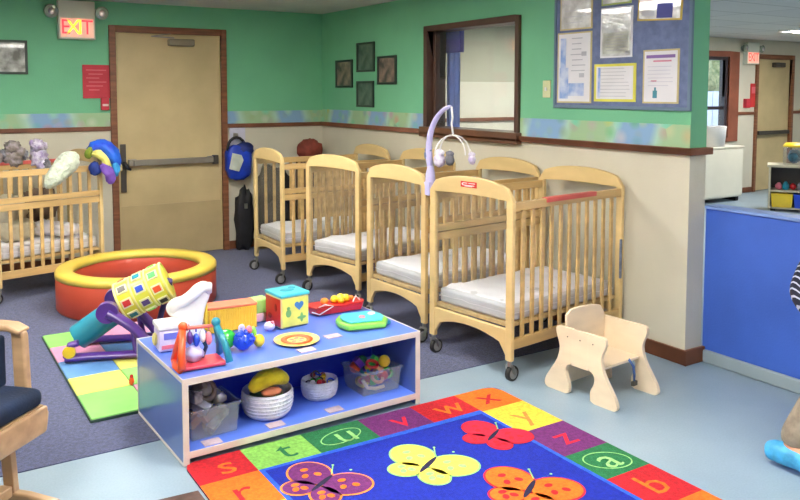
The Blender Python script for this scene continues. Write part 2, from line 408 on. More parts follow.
# ---------------- main exit door
d=st(thing('door_1',None,None,((DX0+DX1)/2,0,0)))
w=(DX1-DX0)/2; fr=MB()
fr.box(-w,-w+.055,-.03,.09,0,DZ).box(w-.055,w,-.03,.09,0,DZ).box(-w+.055,w-.055,-.03,.09,DZ-.06,DZ)
fr.build('door_frame',M['brown'],d,bevel=.005)
MB().box(-w+.055,w-.055,.0,.045,.01,DZ-.06).build('door_panel',M['doorp'],d,bevel=.003)
MB().box(-w+.06,w-.06,-.006,0,.012,.50).build('kick_plate',mat('kick_plate_tan',(188,168,126),.45,.05,3),d,bevel=.002)
MB().box(-w+.06,-w+.075,-.008,0,.05,DZ-.08).box(w-.075,w-.06,-.008,0,.05,DZ-.08).box(-w+.06,w-.06,-.008,0,DZ-.08,DZ-.065).build('door_stop',mat('door_stop_tan',(196,176,130),.5,.04,3),d)
h=MB().box(-.36,.40,-.07,-.045,.87,.925).box(-.40,-.33,-.05,.0,.87,.93).box(.34,.41,-.055,.0,.865,.93)
pb=h.build('panic_bar',mat('panic_bar_grey',(150,146,138),.35,.05,8,metal=.6),d,bevel=.006)
MB().box(.38,.43,-.075,-.02,.855,.94).build('end_cap',M['dgrey'],pb,bevel=.006)
lk=MB().box(-w+.075,-w+.125,-.02,0,.63,1.07).build('lock_plate',M['dgrey'],d,bevel=.004)
MB().tube([(-w+.10,-.02,.9),(-w+.10,-.06,.9),(-w+.12,-.075,.86),(-w+.15,-.07,.84)],[.02,.02,.017,.012],10).build('lock_handle',M['black'],lk)
cl=MB().box(-.02,.22,-.075,0,1.965,2.03).build('door_closer',mat('closer_grey',(140,130,112),.4,.05,8,metal=.4),d,bevel=.012)
MB().bar((.02,-.09,2.035),(-.18,-.07,2.045),.02,.008).bar((-.18,-.07,2.045),(.0,-.03,2.075),.018,.008).build('closer_arm',M['grey'],cl)

# ---------------- far door of the neighbouring room
d=st(thing('door_2',None,None,(7.89,0,0)))
MB().box(-.5,-.44,-.03,.09,0,2.12).box(.44,.5,-.03,.09,0,2.12).box(-.44,.44,-.03,.09,2.05,2.12).build('door_frame',M['brown'],d,bevel=.005)
MB().box(-.44,.44,.02,.06,.01,2.05).build('door_panel',M['doorp'],d,bevel=.003)
MB().box(-.38,.36,-.05,-.03,.88,.94).box(-.42,-.34,-.05,.02,.88,.94).box(.32,.38,-.05,.02,.88,.94).build('panic_bar',M['dgrey'],d,bevel=.006)
MB().box(-.05,.22,-.05,.02,1.93,2.0).build('door_closer',M['dgrey'],d,bevel=.01)
# ---------------- far window
w1=st(thing('window_2',None,None,(6.41,0,.86)))
MB().box(-.31,-.25,0,.1,0,1.2).box(.25,.33,-.0,.1,0,1.2).box(-.25,.25,0,.1,0,.05).box(-.25,.25,0,.1,1.15,1.2).box(-.25,.25,.03,.07,.42,.47).build('window_frame',mat('dark_bronze_frame',(60,52,58),.4,.08,8),w1,bevel=.004)
MB().box(-.25,.25,.045,.05,.05,1.15).build('pane',M['glass'],w1)
MB().box(.31,.55,-.03,0,-.06,1.28).box(-.45,-.31,-.03,0,-.06,1.28).box(-.31,.31,-.03,0,1.2,1.28).box(-.31,.31,-.05,0,-.06,0).build('window_casing',mat('red_brown_casing',(138,78,58),.5,.1,4),w1,bevel=.005)
# outdoors seen through it
tag(MB().box(4,14,.2,8,-.15,-.1).build('lawn',M['ground']),None,None,kind='structure')
f=MB()
for i in range(26): f.box(6.2+i*.25,6.43+i*.25,2.6,2.64,-.1,1.55)
f.box(6.2,12.7,2.64,2.68,.3,.4).box(6.2,12.7,2.64,2.68,1.2,1.3)
tag(f.build('garden_fence',M['fence'],bevel=.003),'white board fence outside the far window','fence')
f=MB(); random.seed(3)
for i in range(26): f.ball((6.4+i*.3,3.6+random.uniform(-.3,.3),1.4+random.uniform(-.5,.6)),(.5,.45,.7+random.random()*.4),0,14,10,.5,14)
tag(f.build('garden_hedge',M['hedge']),'yellow-green hedge behind the white fence outside the far window','hedge')

# ---------------- interior window in the right wall
wn=st(thing('window_1',None,None,(0,(WY0+WY1)/2,WZ0)))
hw_=(WY1-WY0)/2; H=WZ1-WZ0
f=MB().box(-.025,.17,-hw_,-hw_+.04,0,H).box(-.025,.17,hw_-.05,hw_,0,H).box(-.025,.17,-hw_+.04,hw_-.05,H-.045,H)
f.box(.04,.09,hw_-.085,hw_-.05,0,H-.045).box(.04,.09,-hw_+.04,-hw_+.06,0,H-.045)
f.build('window_frame',M['dkbrown'],wn,bevel=.004)
MB().box(-.055,.17,-hw_-.02,hw_+.02,-.04,.022).box(-.055,-.0,-hw_-.02,hw_+.02,-.06,-.02).build('window_sill',mat('sill_brown',(104,68,50),.4,.1,4,coat=.3),wn,bevel=.004)
MB().box(.062,.067,-hw_+.05,hw_-.07,.02,H-.045).build('pane',M['glass'],wn)
# blue curtain hanging just inside the neighbouring room
c=MB()
pts=[(0.20+.012*math.sin(i*1.3),-1.93-i*.014) for i in range(13)]
c.strip([(p[0],p[1]) for p in pts],[(p[0]+.012,p[1]) for p in pts],XY(.9),XY(1.87),0)
cur=c.build('curtain',mat('blue_curtain',(104,130,205),.8,.08,6))
tag(cur,'pale blue curtain hanging at the left inside the brown interior window','curtain')
MB().box(.185,.235,-2.125,-1.90,1.87,2.18).build('curtain_valance',mat('purple_valance',(86,86,160),.8,.08,6),cur,bevel=.006)

# ================================================================ THINGS ON THE WALLS
def exit_sign(loc, s, label, dim):
    t=thing('exit_sign',label,'exit sign',loc,0)
    MB().box(-.15*s,.15*s,-.075,0,-.16*s,.17*s).build('housing',M['signw'],t,bevel=.006)
    face=MB().box(-.135*s,.135*s,-.08,-.075,-.145*s,.02*s).build('sign_face',mat('sign_face',(225,205,195),.5,.03,6,emit=(255,165,130),es=.22),t)
    for k,(ch,u) in enumerate((('E',-.095),('X',-.033),('I',.025),('T',.082))):
        l=MB().text(ch,.17*s,lambda a,b,u=u:(u*s+a*.95,-.0815,-.062*s+b*1.05))
        l.build('letter',(M['exitdim'] if dim else (M['exity'] if ch in 'XI' else M['exitr'])),face)
    for sx in (-1,1):
        hd=MB(); hd.M=Matrix.Translation((sx*.195*s,-.05,.085*s))@Matrix.Rotation(.25,4,'X')
        hd.lathe([(.001,.05),(.035,.045),(.055,.01),(.058,-.01)],n=20); 
        hd2=MB(); hd2.M=Matrix.Translation((sx*.205*s,-.065,.075*s))@Matrix.Rotation(PI/2+.15,4,'X')
        hd2.lathe([(.0,-.05),(.03,-.045),(.05,-.02),(.058,.02),(.05,.025),(.0,.012)],n=24)
        lh=hd2.build('lamp_head',M['lampglass'],t)
        bb=MB(); bb.ball((sx*.205*s,-.1,.07*s),(.028,.012,.03)); bb.build('bulb',M['bulb'],lh)
        MB().tube([(sx*.15*s,-.04,.1*s),(sx*.2*s,-.04,.09*s)],.012,8).build('lamp_bracket',M['signw'],t)
    return t
exit_sign((-2.39,0,2.155),1.0,'white exit sign with glowing orange letters and two lamp heads above the green wall door','')
exit_sign((7.22,0,2.12),1.0,'exit sign with emergency lamps beside the far door in the next room',True)
t=tag(MB().box(-.11,.13,-.006,0,-.145,.15).build('wall_notice',M['notice'],loc=(-2.235,0,1.63),bevel=.002),'red paper notice taped to green wall left of the door','notice')
l=MB()
for i in range(6): l.box(-.08+.02*(i%2),.09-.03*(i%3),-.0075,-.006,.10-i*.035,.108-i*.035)
l.build('printed_lines',M['noticel'],t)
t=thing('fire_alarm_pull','small red alarm pull box under the red notice','alarm',(-2.165,0,1.435))
MB().box(-.035,.035,-.035,0,-.055,.055).build('housing',M['notice'],t,bevel=.006)
MB().box(-.025,.025,-.045,-.035,-.02,.0).build('handle',mat('pale_handle',(225,190,190),.5,.03,6),t,bevel=.003)
t=thing('wall_notice','red notice hung beside the far door of the next room','notice',(7.36,-.0,1.47))
MB().box(-.08,.10,-.012,0,-.16,.2).build('board',M['red'],t,bevel=.002)
MB().box(-.06,.08,-.013,-.012,.05,.15).build('printed_panel',M['noticel'],t)
t=thing('fire_alarm_pull','small red alarm pull next to the far door frame','alarm',(7.18,0,1.36))
MB().box(-.07,.03,-.06,0,-.06,.08).build('housing',M['notice'],t,bevel=.008)
MB().box(-.05,.01,-.058,-.05,-.02,.01).build('handle',M['white'],t,bevel=.003)
# silver picture left of exit sign
t=thing('wall_picture','framed silvery picture on green wall at the far left','picture',(-3.04,0,1.83))
MB().strip([(-.26,-.14),(.26,-.14),(.26,.145),(-.26,.145)],[(-.24,-.12),(.24,-.12),(.24,.125),(-.24,.125)],XZ(-.02),XZ(0),0,True).build('frame',M['framed'],t,bevel=.003)
MB().box(-.24,.24,-.01,-.002,-.12,.125).build('print',M['silver'],t)
# four little pictures on the right wall
for y0,y1,z0,z1,mm,lb in ((-.675,-.306,1.585,1.855,'photo','small dark framed photo, leftmost of the diamond of four'),
    (-1.093,-.737,1.73,2.005,'photog','small dark framed photo at the top of the diamond of four'),
    (-1.473,-1.125,1.61,1.865,'photo','small dark framed photo, rightmost of the diamond of four'),
    (-1.078,-.735,1.40,1.645,'photog','small dark framed photo at the bottom of the diamond of four')):
    cy=(y0+y1)/2; cz=(z0+z1)/2; a=(y1-y0)/2*.93; b=(z1-z0)/2
    t=thing('wall_picture',lb,'picture',(0,cy,cz),0,'four small pictures on the green right wall')
    MB().strip([(-a,-b),(a,-b),(a,b),(-a,b)],[(-a+.025,-b+.02),(a-.025,-b+.02),(a-.025,b-.02),(-a+.025,b-.02)],YZ(-.018),YZ(0),0,True).build('frame',M['framed'],t,bevel=.003)
    MB().box(-.009,-.001,-a+.02,a-.02,-b+.015,b-.015).build('print',M[mm],t)
# light switch
t=thing('light_switch','pale light switch plate between interior window and bulletin board','switch',(0,-3.372,1.565))
MB().box(-.008,0,-.037,.037,-.058,.058).build('plate',mat('switch_plate',(205,208,165),.5,.02,6),t,bevel=.003)
MB().box(-.02,-.008,-.006,.006,-.012,.012).build('toggle',M['white'],t,bevel=.002)
# bulletin board
t=thing('bulletin_board','large blue felt bulletin board on the green right wall','board',(0,-3.995,1.86))
MB().box(-.012,0,-.525,.53,-.405,.405).build('felt_panel',M['board'],t)
MB().strip([(-.54,-.42),(.545,-.42),(.545,.42),(-.54,.42)],[(-.52,-.4),(.525,-.4),(.525,.4),(-.52,.4)],YZ(-.02),YZ(0),0,True).build('edging',mat('board_edge',(104,128,150),.6,.04,6),t,bevel=.003)
def poster(label, y0,y1,z0,z1, mback, mface, marks, inset=.012, skew=0):
    cy=(y0+y1)/2; cz=(z0+z1)/2; a=(y0-y1)/2; a=abs(a); b=(z1-z0)/2
    o=tag(MB().box(-.004,0,-a,a,-b,b).build('pinned_poster',mback,loc=(-.0125,cy,cz)),label,'poster','papers pinned on the bulletin board')
    o.rotation_euler=(skew,0,0)
    MB().box(-.006,-.004,-a+inset,a-inset,-b+inset*.8,b-inset*.8).build('sheet',mface,o)
    for (u0,u1,v0,v1,mm) in marks:   # u: 0 = left in view (towards +y), v: 0 = bottom
        MB().box(-.0072,-.006, a-u1*2*a, a-u0*2*a, -b+v0*2*b, -b+v1*2*b).build('printed_mark',mm,o)
    return o
I=M['ink']
random.seed(5)
def lines(u0,u1,v0,v1,n,mm=None):
    return [(u0+random.uniform(0,.05),u1-random.uniform(0,.15),v1-(v1-v0)*(i+.5)/n-.008,v1-(v1-v0)*(i+.5)/n+.006,mm or I) for i in range(n)]
poster('tall white poster with blue watercolour edge, lower left on the board',-3.79,-3.485,1.475,1.93,M['ptan'],M['paper'],[(.08,.34,.06,.5,M['paperb']),(.1,.26,.5,.92,M['paperb']),(.35,.8,.1,.28,M['paperb']),(.72,.86,.66,.72,I),(.66,.8,.36,.42,I)]+lines(.4,.85,.42,.95,7))
poster('glossy plastic sleeve with papers at the upper left of the board',-3.79,-3.505,1.945,2.23,M['ptan'],M['sleeve'],lines(.15,.85,.1,.5,3))
poster('glossy grey-green printed sheet in the middle of the board',-4.115,-3.862,1.755,2.06,M['paper'],M['sleeve'],[(.1,.9,.08,.5,M['paperg'])]+lines(.15,.88,.12,.48,6)+[(.8,.9,.06,.12,I)])
poster('white printed sheet on yellow card, low in the middle of the board',-4.148,-3.815,1.487,1.718,M['pyel'],M['paper'],lines(.15,.88,.1,.92,9)+[(.1,.16,.1,.9,M['paperb'])],.02)
poster('white certificate with purple heading, lower right on the board',-4.455,-4.2,1.48,1.79,M['ptan'],M['paper'],[(.1,.9,.84,.9,M['inkp']),(.3,.8,.77,.8,M['inkred']),(.3,.42,.1,.24,mat('teal_ink',(70,140,160),.6,.05,6)),(.34,.39,.24,.3,mat('teal_ink',(70,140,160),.6,.05,6)),(.24,.4,.4,.43,M['inkred'])]+lines(.12,.85,.3,.72,6,mat('pale_ink',(205,205,218),.7,.03,6)))
poster('glossy sleeve of blue photos in yellow frame, upper right of the board',-4.47,-4.155,1.955,2.23,mat('gold_frame_card',(205,180,80),.5,.05,6),M['sleeve'],[(.45,.8,.05,.35,mat('deep_blue_print',(50,60,150),.4,.1,6)),(.1,.4,.1,.2,I)],.012,.05)
poster('pale green print cut off at the top middle of the board',-4.10,-3.865,2.075,2.25,mat('lime_card',(180,200,110),.6,.05,6),M['sleeve'],lines(.1,.9,.1,.9,3))

# ================================================================ CRIBS
def make_crib(label, Ln=1.0, W=.65, gate=True, casters=True):
    """local origin: floor centre. +x is the wall end, -x the near end. gate on the -y side."""
    t=thing('crib',label,'crib',(0,0,0),0,'wooden cribs')
    hl=Ln/2; hw=W/2
    for sx in (-1,1):
        x0=sx*hl; x1=sx*(hl-.028)
        a=MB(); n=14
        # stiles + arched top rail in one outline strip
        out=[(-hw,.115),(-hw,.3),(-hw,.6),(-hw,.9)]; inn=[(-hw+.045,.115),(-hw+.045,.3),(-hw+.045,.6),(-hw+.045,.9)]
        top=[]; 
        for i in range(n+1):
            u=-1+2*i/n; 
            z=1.022+.056*(1-abs(u)**2.4) - (.045*max(0,(abs(u)-.84)/.16)**2)
            out.append((u*hw,z)); inn.append((u*(hw-.045),.972+.008*(1-u*u)))
        out += [(hw,.9),(hw,.6),(hw,.3),(hw,.115)]; inn += [(hw-.045,.9),(hw-.045,.6),(hw-.045,.3),(hw-.045,.115)]
        a.strip(out,inn,YZ(x0),YZ(x1),0)
        e=a.build('end_frame',M['maple_pale'],t,bevel=.006)
        # bottom rail with arched underside
        o=[]; q=[]
        for i in range(13):
            u=-1+i/6; o.append((u*(hw-.044),.285)); q.append((u*(hw-.044),.19+.05*(1-u*u)-.05*max(0,abs(u)-.85)/.15))
        MB().strip(o,q,YZ(x0-sx*.003),YZ(x1+sx*.003),0).build('bottom_rail',M['maple_pale'],t,bevel=.004)
        MB().box(min(x0,x1)+.011,max(x0,x1)-.011,-hw+.04,hw-.04,.28,.98).build('clear_panel',M['acrylic'],t)
        if casters:
            for sy in (-1,1):
                yy=sy*(hw-.024); xc=sx*(hl-.014)
                c=MB().cyl((xc,yy,.115),(xc,yy,.085),.012,10).bar((xc,yy,.088),(xc-.012,yy-.006,.085),.035,.012)
                c.bar((xc-.004,yy-.021,.09),(xc-.022,yy-.023,.04),.03,.005).bar((xc-.004,yy+.017,.09),(xc-.022,yy+.015,.04),.03,.005)
                cs=c.build('caster',M['steel'],t,bevel=.001)
                MB().cyl((xc-.024,yy-.016,.042),(xc-.024,yy+.010,.042),.042,22).cyl((xc-.024,yy-.0175,.042),(xc-.024,yy+.0115,.042),.030,18,1).build('wheel',[M['black'],M['grey']],cs,bevel=.003)
        else:
            pass
    xi=hl-.028
    ns=int(round((2*xi)/.078))
    def side(y, is_gate):
        s=MB()
        s.box(-xi,xi,y-.013,y+.013,.175,.232)
        s.box(-xi,xi,y-.014,y+.014,.92,.966)
        if is_gate: s.box(-xi,xi,y-.017,y+.017,.728,.768); s.box(-xi,xi,y-.013,y+.013,.675,.722)
        for i in range(1,ns):
            x=-xi+2*xi*i/ns
            if is_gate: s.box(x-.0125,x+.0125,y-.007,y+.007,.232,.675); s.box(x-.0125,x+.0125,y-.007,y+.007,.768,.92)
            else: s.box(x-.0125,x+.0125,y-.007,y+.007,.232,.92)
        return s.build('drop_gate' if is_gate else 'slatted_side',M['mapleh'],t,bevel=.0025)
    side(hw-.02,False); side(-hw+.02,gate)
    MB().box(-xi,xi,-hw+.035,hw-.035,.29,.31).build('mattress_support',M['maple'],t)
    mt=MB(); mx=xi-.012; my=hw-.045
    mt.box(-mx,mx,-my,my,.312,.40); mt.build('mattress',M['vinylpad'],t,bevel=.02,segs=3)
    sh=MB(); nx=26; ny=18; vs=[]; fs=[]
    for j in range(ny+1):
        for i in range(nx+1):
            u=-1+2*i/nx; v=-1+2*j/ny; e=max(abs(u),abs(v)); e2=max(0,(e-.9)/.1)
            z=.407+.014*noise.noise(Vector((u*4.3,v*3.1,Ln*7)))+.008*noise.noise(Vector((u*11,v*9,3)))-.05*e2*e2
            vs.append((u*(mx+.002),v*(my+.002),z))
    for j in range(ny):
        for i in range(nx): k=j*(nx+1)+i; fs.append((k,k+1,k+nx+2,k+nx+1))
    sh.add(vs,fs,0,True); o=sh.build('sheet',M['sheet'],t); q=o.modifiers.new('s','SOLIDIFY'); q.thickness=.004; q.offset=-1
    return t
near=lambda x,y,th,Ln=1.0:(x+Ln/2*math.cos(th),y+Ln/2*math.sin(th),.004)
plain=make_crib('maple crib nearest the door corner, by the blue bag on the back wall')
th=-.03; plain.location=near(-1.16,-1.275,th); plain.rotation_euler.z=th
cribC=copy_tree(plain); cribC['label']='maple crib, second from the door corner, angled slightly'; th=.17; cribC.location=near(-1.03,-2.18,th); cribC.rotation_euler.z=th
cribB=copy_tree(plain); cribB['label']='maple crib between the angled crib and the red-labelled crib'; th=.06; cribB.location=near(-1.05,-3.10,th); cribB.rotation_euler.z=th
cribA=copy_tree(plain); cribA['label']='maple crib nearest the camera with red warning label on its end'; th=.13; L_=near(-1.065,-3.905,th); cribA.location=(L_[0],L_[1],.0); cribA.rotation_euler.z=th+PI
lb=MB(); lb.M=Matrix.Translation((.5015,.0,1.033))
lb.box(-.001,.001,-.062,.062,-.014,.018); 
o=lb.build('warning_label',M['red'],cribA); o['label']='red warning label with white print'
l=MB(); 
for z,a,b in ((1.042,-.045,-.01),(1.042,0,.05),(1.03,-.05,.045),(1.025,-.03,.03)): l.box(.5025,.5035,a,b,z-.002,z+.002)
l.ball((.503,-.048,1.036),(.001,.006,.006),0,10,6)
l.build('label_print',mat('label_print_white',(235,215,215),.6,.02,5),o)
st_=MB().box(-.22,.22,.288,.3245,.962,.970).box(-.22,.22,.3195,.3245,.945,.962); o=st_.build('teething_strip',M['coral'],cribA); o['label']='coral red strip on the top rail'
MB().box(-.478,-.462,.318,.33,.42,.66).build('gate_latch',mat('blue_grey_latch',(110,120,145),.4,.2,20),cribA,bevel=.003)

# crib against the back wall at the left
E_=make_crib('maple crib against the back wall left of the door, full of toys and sheets',.80,.62)
E_.location=(-2.84,-.68,.004); E_.rotation_euler.z=.24
o=MB().box(-.36,.30,.268,.312,.958,.985).build('teething_strip',M['coral'],E_,bevel=.004); o['label']='coral red strip on the back rail'
b=MB().ball((0,0,0),(.13,.10,.14),0,18,12,.35,12); b.ball((.04,-.02,-.12),(.14,.10,.10),0,18,12,.35,10)
def local_to(parent,p): 
    return Matrix.Translation(parent.location)@Matrix.Rotation(parent.rotation_euler.z,4,'Z')@Vector(p)
def onE(x,y,z): q=local_to(E_,(x,y,z)); return (q.x,q.y,q.z)
tag(b.build('baby_blanket',M['cloth_c'],loc=onE(-.24,-.08,.63)),'cream bundled blanket piled inside the left crib','blanket')
b=MB(); random.seed(11)
for i in range(7): b.ball((random.uniform(-.24,.24),random.uniform(-.12,.12),.0+random.uniform(0,.03)),(.11,.09,.05),0,14,8,.5,12)
tag(b.build('crumpled_sheet',M['sheet'],loc=onE(.05,-.02,.455)),'crumpled white sheet on the mattress of the left crib','sheet')
tag(MB().ball((0,0,0),(.14,.08,.13),0,18,12,.4,12).build('baby_blanket',M['cloth_b'],loc=onE(.08,.14,.64)),'brown folded cloth standing behind the crumpled sheet in the left crib','blanket')

# plush toys along the left crib's back rail
def plush(name,label,parts,loc,ms,cat='stuffed toy',group='stuffed toys on the left crib'):
    t=thing(name,label,cat,loc,0,group)
    for nm,cs,mm in parts:
        b=MB()
        for c,r in cs: b.ball(c,r,0,20,14,.55,16)
        b.build(nm,mm,t)
    return t
q=onE(-.30,.30,1.0)
plush('stuffed_toy','grey plush toy leaning on the left crib rail at the photo edge',[('body',[((0,0,.01),(.07,.06,.075))],M['plushg']),('head',[((.02,-.02,.08),(.055,.05,.045))],M['plushp']),('arm',[((.07,-.02,.02),(.03,.03,.05))],M['plushb'])],(q[0]+.06,q[1],q[2]+.005),0)
q=onE(-.08,.30,1.0)
plush('stuffed_toy','mottled brown and rose plush toy in the middle of the left crib rail',[('body',[((0,0,.02),(.08,.06,.08))],M['plushb']),('head',[((0,-.02,.10),(.06,.05,.05)),((.05,-.03,.06),(.04,.04,.04))],M['plushb']),('arm',[((-.08,-.02,.04),(.03,.03,.04))],M['plushg']),('arm',[((.08,-.02,.04),(.03,.03,.04))],M['plushg'])],(q[0]+.03,q[1],q[2]),0)
q=onE(.12,.30,1.0)
plush('stuffed_toy','lilac and white plush toy beside the long fluffy one on the left crib',[('body',[((0,0,.0),(.065,.06,.09)),((.03,-.04,-.06),(.05,.03,.06))],M['plushp']),('head',[((-.01,-.02,.105),.05)],M['plushp']),('ear',[((-.05,-.02,.125),(.02,.015,.025))],M['plushp']),('ear',[((.045,-.02,.10),(.02,.015,.03))],M['plushp']),('leg',[((.05,-.05,-.05),(.03,.03,.05))],M['plushg'])],(q[0]+.03,q[1],q[2]),0)
# long pale fluffy toy slung over the front rail
b=MB()
A=Vector(onE(-.06,-.345,.83)); B=Vector(onE(.20,-.30,1.07)); path=[A+(B-A)*i/9 for i in range(10)]
b.tube(path,[.02,.045,.06,.068,.073,.078,.083,.08,.062,.02],16)
t=b.build('stuffed_toy',M['fluffy']); tag(t,'long pale green fluffy plush slung diagonally over the left crib rail','stuffed toy','stuffed toys on the left crib')
q=t.modifiers.new('s','SUBSURF'); q.levels=2; q.render_levels=2
tx=bpy.data.textures.new('fluff','CLOUDS'); tx.noise_scale=.02; dm=t.modifiers.new('d','DISPLACE'); dm.texture=tx; dm.strength=.02; dm.texture_coords='LOCAL'
# blue, yellow and purple cloth toy over the corner
t=thing('cloth_toy','bright blue cloth toy with yellow and purple panels draped over the crib corner','cloth toy',(onE(.36,-.31,1.0)),0)
def ribbon(pts,w,th=.02):
    b=MB(); b.tube(pts,[k*1.55 for k in w],14,0,True,.7); return b
ribbon([(-.06,.02,.03),(-.02,.02,.115),(.04,0,.13),(.10,-.02,.07),(.135,-.03,-.01),(.15,-.03,-.06)],[.03,.05,.055,.055,.045,.02]).build('blue_panel',mat('bright_blue_cloth',(30,100,210),.6,.2,12,.4,30,c2=(20,60,190)),t,subd=1)
ribbon([(-.05,-.03,.06),(0,-.05,.07),(.05,-.06,.01),(.07,-.06,-.06),(.08,-.06,-.12)],[.02,.035,.03,.025,.015]).build('yellow_panel',mat('yellow_cloth',(230,220,120),.7,.1,12,.4,30),t,subd=1)
ribbon([(.02,-.05,-.01),(.06,-.075,-.07),(.085,-.08,-.14),(.08,-.08,-.18)],[.03,.04,.035,.015]).build('purple_panel',mat('purple_cloth',(120,80,180),.7,.1,12,.4,30),t,subd=1)
ribbon([(-.04,-.04,.0),(-.03,-.05,-.06),(-.03,-.05,-.12)],[.03,.04,.02]).build('dark_blue_panel',mat('dark_blue_cloth',(24,50,130),.7,.1,12,.4,30),t,subd=1)
ribbon([(-.075,.0,.02),(-.07,-.02,.08),(-.04,-.02,.115)],[.02,.028,.015]).build('olive_tab',mat('olive_cloth',(120,140,40),.7,.1,12),t,subd=1)
ribbon([(.15,-.02,.0),(.17,-.03,-.05),(.165,-.03,-.09)],[.012,.02,.01]).build('tan_tab',mat('tan_cloth',(200,185,130),.7,.1,12),t,subd=1)
ribbon([(.11,-.05,.02),(.13,-.055,-.06),(.13,-.055,-.13)],[.02,.03,.015]).build('sky_panel',mat('sky_cloth',(60,160,225),.7,.1,12),t,subd=1)

tw=bpy.data.textures.new('crumple','CLOUDS'); tw.noise_scale=.045
for c_ in [o for o in bpy.data.objects if o.parent==t]:
    c_.modifiers['s'].levels=c_.modifiers['s'].render_levels=2; dm=c_.modifiers.new('d','DISPLACE'); dm.texture=tw; dm.strength=.035; dm.texture_coords='LOCAL'

# crib mobile on the near cribs
t=thing('crib_mobile','white crib mobile with lavender curved arm and three small hanging plush shapes','mobile',(-1.0,-3.495,0))
MB().tube([(0,.06,.99),(0,.06,1.05),(0,.055,1.10)],[.032,.028,.018],12).box(-.03,.03,.03,.09,.92,1.0).build('clamp',M['lav'],t,bevel=.004)
arm=[(0,.06,1.06),(0,.082,1.19),(0,.07,1.28),(0,.035,1.35),(0,-.02,1.41),(0,-.09,1.452),(0,-.16,1.465)]
MB().tube(arm,[.022,.021,.02,.018,.016,.013,.010],12).build('arm',M['lav'],t,subd=1)
MB().tube([(0,-.155,1.46),(.004,-.16,1.40),(-.006,-.165,1.36),(.004,-.165,1.30)],.006,8).build('hanging_cord',M['white'],t)
hp=MB()
for ang in (0,PI/2):
    hp.M=Matrix.Translation((0,-.165,0))@Matrix.Rotation(ang,4,'Z')
    hp.tube([(0,.125*math.cos(PI*i/16),1.185+.11*math.sin(PI*i/16)) for i in range(17)],.0045,8)
hp.M=Matrix(); hp.build('hoop',M['white'],t)
for (dx,dy,z,mm,rr) in ((0,.115,1.16,mat('blue_grey_felt',(140,155,195),.9,.2,12),.032),(0,-.005,1.14,M['plushp'],.045),(0,-.11,1.15,mat('dark_grey_felt',(110,110,118),.9,.2,12),.036),(.12,-.165,1.15,M['plushp'],.03)):
    y=dy-.03
    h=MB(); h.ball((dx,y,z),(rr*.7,rr*.9,rr),0,14,10,.2); h.ball((dx,y-.6*rr,z+rr),(rr*.35,)*3); h.ball((dx,y+.6*rr,z+rr),(rr*.35,)*3); h.ball((dx,y,z+rr*.9),(rr*.6,)*3)
    ht=h.build('hanging_plush',mm,t)
    MB().tube([(dx,y,z+rr*1.2),(dx*.9,y*.97-.003,1.21)],.0025,6).build('string',M['white'],ht)

# ================================================================ THINGS ON THE BACK WALL BY THE CRIBS
t=thing('hanging_bag','blue bag with white paper panel hung on the wall right of the door','bag',(-.955,-.02,.86))
b=MB(); b.ball((0,-.07,0),(.125,.07,.165),0,24,16,.12,8,.6); b.build('bag_body',M['bluebag'],t)
b=MB(); b.M=Matrix.Translation((-.045,-.148,.01))@Matrix.Rotation(.2,4,'Y'); b.prism([(-.065,-.075),(.035,-.085),(.06,.03),(.03,.075),(-.06,.08)],XZ(-.006),XZ(.004)); b.build('paper_panel',mat('off_white_panel',(200,208,196),.6,.08,10),t)
MB().tube([(-.11,-.07,.11),(-.10,-.06,.19),(-.05,-.05,.24),(.03,-.04,.25),(.09,-.05,.16)],.016,10).build('strap',M['blackbag'],t,subd=1)
MB().ball((.06,-.08,.13),(.09,.06,.07),0,16,10,.3,10).build('flap',mat('dark_blue_flap',(26,44,120),.6,.2,9),t)
MB().box(-.02,.02,-.02,.02,.24,.28).build('wall_hook',M['steel'],t,bevel=.004)
t=tag(MB().box(-.08,.08,-.006,0,-.11,.11).build('wall_paper_sheet',mat('lilac_paper',(200,200,220),.7,.03,8),loc=(-.93,-.0,1.085)),'pale lilac paper on the wall above the blue bag','paper')
t=thing('black_backpack','black bag hanging low on the back wall behind the first crib','bag',(-.60,-.02,.42))
b=MB(); b.ball((0,-.11,0),(.19,.10,.36),0,24,18,.25,8,.7); b.build('bag_body',M['blackbag'],t)
MB().ball((-.02,-.2,-.1),(.13,.05,.16),0,16,12,.2,8,.7).build('front_pocket',mat('charcoal_pocket',(50,50,60),.7,.2,9),t)
MB().tube([(-.12,-.08,.30),(-.10,-.05,.42),(0,-.04,.46),(.1,-.05,.42),(.12,-.08,.30)],.014,8).build('strap',M['blackbag'],t,subd=1)
t=thing('stroller_bag','small dark bag with steel buckle resting against wall beneath the blue bag','bag',(-.91,-.1,.0))
b=MB(); b.ball((0,0,.30),(.085,.08,.30),0,20,16,.3,8,.7); b.build('bag_body',M['blackbag'],t)
MB().box(-.03,.0,-.10,-.085,.42,.47).build('buckle',M['steel'],t,bevel=.003)
t=thing('cloth_bundle','dark red folded cloth heaped behind the first crib','cloth',(-.245,-.20,.96))
MB().ball((0,0,.0),(.13,.09,.11),0,18,12,.3,10).build('cloth_fold',mat('dark_red_cloth',(140,62,48),.8,.15,10),t)
MB().ball((.02,.0,-.10),(.14,.10,.07),0,18,12,.3,10).build('lower_fold',M['cloth_b'],t)
MB().box(-.12,.12,-.06,.08,-.956,-.10).build('storage_carton',mat('brown_carton',(110,86,66),.8,.08,10),t,bevel=.006)

